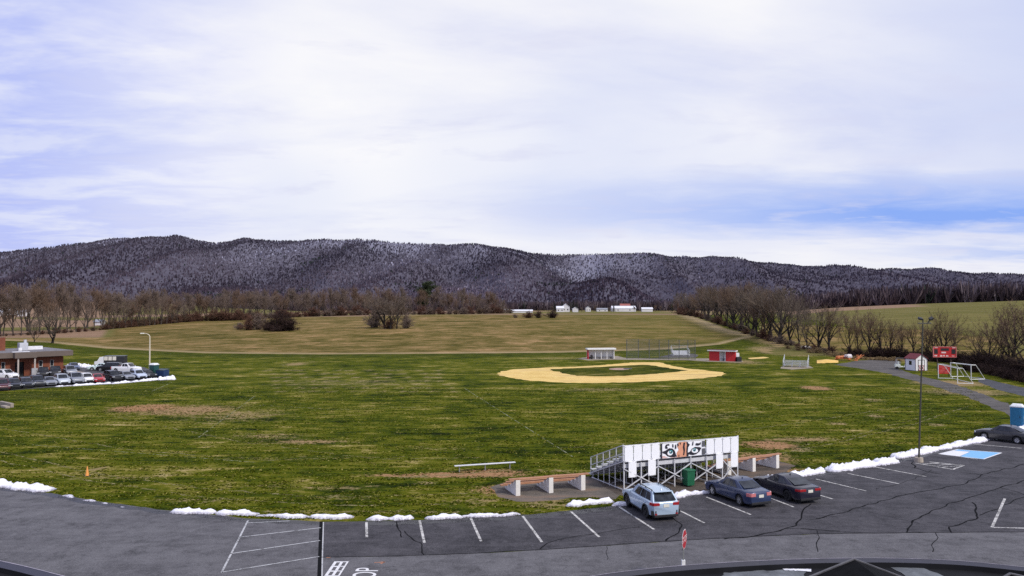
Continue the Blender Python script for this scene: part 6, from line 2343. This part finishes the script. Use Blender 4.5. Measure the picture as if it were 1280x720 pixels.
def snow_bank(a, b, w, h, label, seed=0, zbase=.0):
    p, q = P(*a), P(*b)
    w, h = w * .85, h * .72
    rz, ln = frame2(p, q)
    nx, ny = max(8, int(ln / .13)), 14
    mb = MB()
    vs = []
    for i in range(nx + 1):
        u = i / nx
        end = min(1, u * ln / .5, (1 - u) * ln / .5)
        end = math.sqrt(max(0, end))
        base_n = mnoise.noise(Vector((u * ln * 1.1, seed, 0)))
        gap = max(.12, min(1, .85 + .75 * base_n + .2 * mnoise.noise(Vector((u * ln * 3.1, seed, 2))))) * end
        wob = .22 * mnoise.noise(Vector((u * ln * .9, seed + 5, 0)))
        for j in range(ny + 1):
            v = j / ny
            pr = math.sin(math.pi * v) ** .55 * (1 + .2 * math.cos(math.pi * v))
            n = mnoise.fractal(Vector((u * ln * 3.4, v * w * 3.4, seed)), .8, 2.1, 4)
            y = (v - .5) * w * (.4 + .6 * gap) * (1 + .25 * n) + wob
            z = -.01 + h * gap * pr * (1 + .55 * n)
            vs.append((u * ln + .05 * n, y, z))
    mb.add(vs, [(i * (ny + 1) + j, (i + 1) * (ny + 1) + j, (i + 1) * (ny + 1) + j + 1, i * (ny + 1) + j + 1) for i in range(nx) for j in range(ny)])
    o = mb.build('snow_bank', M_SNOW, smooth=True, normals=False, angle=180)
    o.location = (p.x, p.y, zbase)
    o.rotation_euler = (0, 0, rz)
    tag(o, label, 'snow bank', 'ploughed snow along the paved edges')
g = 0
for a, b, w, h, lab in [
    ((-40, 602), (64, 613.5), 1.5, .42, 'wide snow bank at the left edge beside the road curve'),
    ((77, 619.5), (94, 622), .45, .14, 'small snow lump nearest the left bank on the road curve'),
    ((104, 625), (119, 627), .45, .12, 'second small snow lump along the road curve'),
    ((126, 628.6), (134, 630), .35, .11, 'third small snow lump along the road curve'),
    ((151, 633), (158, 633.8), .3, .08, 'tiniest snow lump along the road curve'),
    ((213, 640), (271, 641), .95, .34, 'snow bank left of the hatched markings, nearest the road curve'),
    ((270, 641), (323, 643.5), .9, .30, 'snow bank straight behind the left hatch line'),
    ((320, 644.5), (390, 646.5), .85, .28, 'low snow bank behind the hatched area'),
    ((386, 646.5), (443, 646.5), .8, .30, 'snow bank behind the paved joint line'),
    ((457, 649.5), (518, 648), .75, .28, 'thin snow bank behind the first stall line'),
    ((530, 648), (578, 647), .85, .34, 'snow bank behind the second stall line'),
    ((574, 646.5), (652, 643), .6, .24, 'long thin snow bank left of the block bench pad'),
    ((707, 632.5), (768, 627), .7, .42, 'snow bank just left of the light blue hatchback'),
    ((764, 631.5), (790, 630), .8, .36, 'snow at the nose of the light blue hatchback'),
    ((838, 622), (897, 614), .95, .40, 'snow bank between the light blue hatchback and blue sedan'),
    ((940, 602.5), (1031, 590), 1.0, .50, 'snow bank behind the black sedan'),
    ((1034, 589), (1119, 577), 1.5, .60, 'broad snow bank left of the floodlight pole'),
    ((1118, 573), (1240, 548), 1.3, .50, 'longest snow bank right of the floodlight pole'),
    ((1270, 540), (1310, 527), 1.2, .5, 'snow bank beside the blue portable toilet'),
    ((90, 482.5), (140, 479.5), 1.2, .4, 'snow strip in front of the red car, far left lot'),
    ((139, 480), (200, 474.5), 1.3, .42, 'snow strip in front of the cars by the lamp'),
    ((197, 474.8), (220, 474.2), 2.4, .95, 'snow pile at the end of the left lot'),
    ((88, 456.8), (115, 459.8), 2.4, .8, 'snow strip at the back of the left lot'),
    ((68, 483.6), (92, 482.3), .8, .25, 'thin snow strip before the pale silver suv'),
]:
    g += 1
    snow_bank(a, b, w, h, lab, g * 3.7)

#@@WORLD
# ------------------------------------------------------------------ sky, sun, camera
world = bpy.data.worlds.new('World')
scene.world = world
world.use_nodes = True
nt = world.node_tree
nt.nodes.clear()
SUN_EL, SUN_AZ = 42, 132            # degrees; azimuth clockwise from +Y
wo = N(nt, 'ShaderNodeOutputWorld')
bg = N(nt, 'ShaderNodeBackground')
bg.inputs['Strength'].default_value = .1
sky = N(nt, 'ShaderNodeTexSky', sky_type='NISHITA')
sky.sun_disc = False
sky.sun_elevation = R(SUN_EL)
sky.sun_rotation = R(SUN_AZ)
sky.air_density = 1.2
sky.dust_density = 1.0
tc = N(nt, 'ShaderNodeTexCoord')
sep = N(nt, 'ShaderNodeSeparateXYZ')
L(nt, tc.outputs['Generated'], sep.inputs[0])
X_, Y_, Z_ = sep.outputs
zc = math_(nt, 'ADD', math_(nt, 'MAXIMUM', Z_, 0.0), .10)
cmb = N(nt, 'ShaderNodeCombineXYZ')
L(nt, math_(nt, 'DIVIDE', X_, zc), cmb.inputs[0])
L(nt, math_(nt, 'DIVIDE', Y_, zc), cmb.inputs[1])
mp = N(nt, 'ShaderNodeMapping')
mp.inputs['Scale'].default_value = (.8, 1.25, 1)
mp.inputs['Location'].default_value = (3.3, 1.2, 0)
L(nt, cmb.outputs[0], mp.inputs[0])
n1 = noise_(nt, mp.outputs[0], .55, 6, .55, .6)
n2 = noise_(nt, mp.outputs[0], 2.2, 5, .6, .3)
n3 = noise_(nt, tc.outputs['Generated'], 2.0, 2, .5)
c = mixc(nt, rng(nt, n1, .38, .60), (7.3, 7.6, 9.3), (9.5, 9.5, 9.8))
c = mixc(nt, rng(nt, n2, .48, .72, 0, .5), c, (9.3, 9.4, 9.7))
c = mixc(nt, rng(nt, n3, .55, .36, 0, .5), c, (6.0, 6.7, 9.2))
# thinner cloud toward the right, with a blue gap low over the ridge
el = math_(nt, 'DIVIDE', Z_, math_(nt, 'MAXIMUM', Y_, .05))
az = math_(nt, 'DIVIDE', X_, math_(nt, 'MAXIMUM', Y_, .05))
wob = math_(nt, 'MULTIPLY', math_(nt, 'SUBTRACT', n2, .5), .05)
elw = math_(nt, 'ADD', el, wob)
band = math_(nt, 'MULTIPLY', rng(nt, elw, .085, .115), rng(nt, elw, .185, .125))
bandm = math_(nt, 'MULTIPLY', band, rng(nt, az, -.05, .5, 0, .95))
low = math_(nt, 'MULTIPLY', rng(nt, elw, .052, .068), rng(nt, elw, .090, .072))
lowm = math_(nt, 'MULTIPLY', low, rng(nt, az, .40, .66, 0, .75))
right = math_(nt, 'MULTIPLY', rng(nt, az, .30, .75), rng(nt, el, .10, .22, 0, .75))
c = mixc(nt, math_(nt, 'MULTIPLY', rng(nt, el, .16, .02), .55), c, (9.3, 9.2, 9.5))
c = mixc(nt, right, c, (5.0, 5.8, 8.9))
left = math_(nt, 'MULTIPLY', rng(nt, az, -.28, -.66, 0, .95), rng(nt, n2, .62, .42, .35, 1))
c = mixc(nt, left, c, (4.3, 5.0, 9.4))
c = mixc(nt, bandm, c, (2.2, 3.9, 9.2))
c = mixc(nt, lowm, c, (4.2, 5.4, 9.2))
c = mixc(nt, rng(nt, n2, .46, .30, 0, .45), c, (6.6, 6.8, 8.8))
skymix = mixc(nt, .94, sky.outputs[0], mixc(nt, 1.0, c, (1.05, 1.04, 1.03), 'MULTIPLY'))
# below the horizon
skymix = mixc(nt, rng(nt, Z_, -.02, 0.0), (1.2, 1.2, 1.1), skymix)
L(nt, skymix, bg.inputs['Color'])
L(nt, bg.outputs[0], wo.inputs[0])

sun = bpy.data.lights.new('sun', 'SUN')
sun.energy = 3.0
sun.angle = R(7)
sun.color = (1.0, .95, .87)
so = bpy.data.objects.new('sun', sun)
COL.objects.link(so)
so.location = (0, 0, 60)
d = Vector((math.sin(R(SUN_AZ)) * math.cos(R(SUN_EL)), math.cos(R(SUN_AZ)) * math.cos(R(SUN_EL)), math.sin(R(SUN_EL))))
so.rotation_euler = d.to_track_quat('Z', 'Y').to_euler()

cam = bpy.data.cameras.new('camera')
cam.sensor_width = 36
cam.lens = 36 * F / 1280
cam.clip_start = .2
cam.clip_end = 20000
co = bpy.data.objects.new('camera', cam)
COL.objects.link(co)
co.location = (0, 0, CAMZ)
co.rotation_euler = (R(90) + PITCH, 0, 0)
scene.camera = co

scene.view_settings.view_transform = 'Standard'
scene.view_settings.look = 'None'
scene.view_settings.exposure = 0
scene.view_settings.gamma = 1
scene.cycles.max_bounces = 5
scene.cycles.transparent_max_bounces = 12
scene.cycles.use_denoising = False
scene.cycles.sample_clamp_indirect = 3
scene.cycles.sample_clamp_direct = 8
scene.cycles.blur_glossy = 1
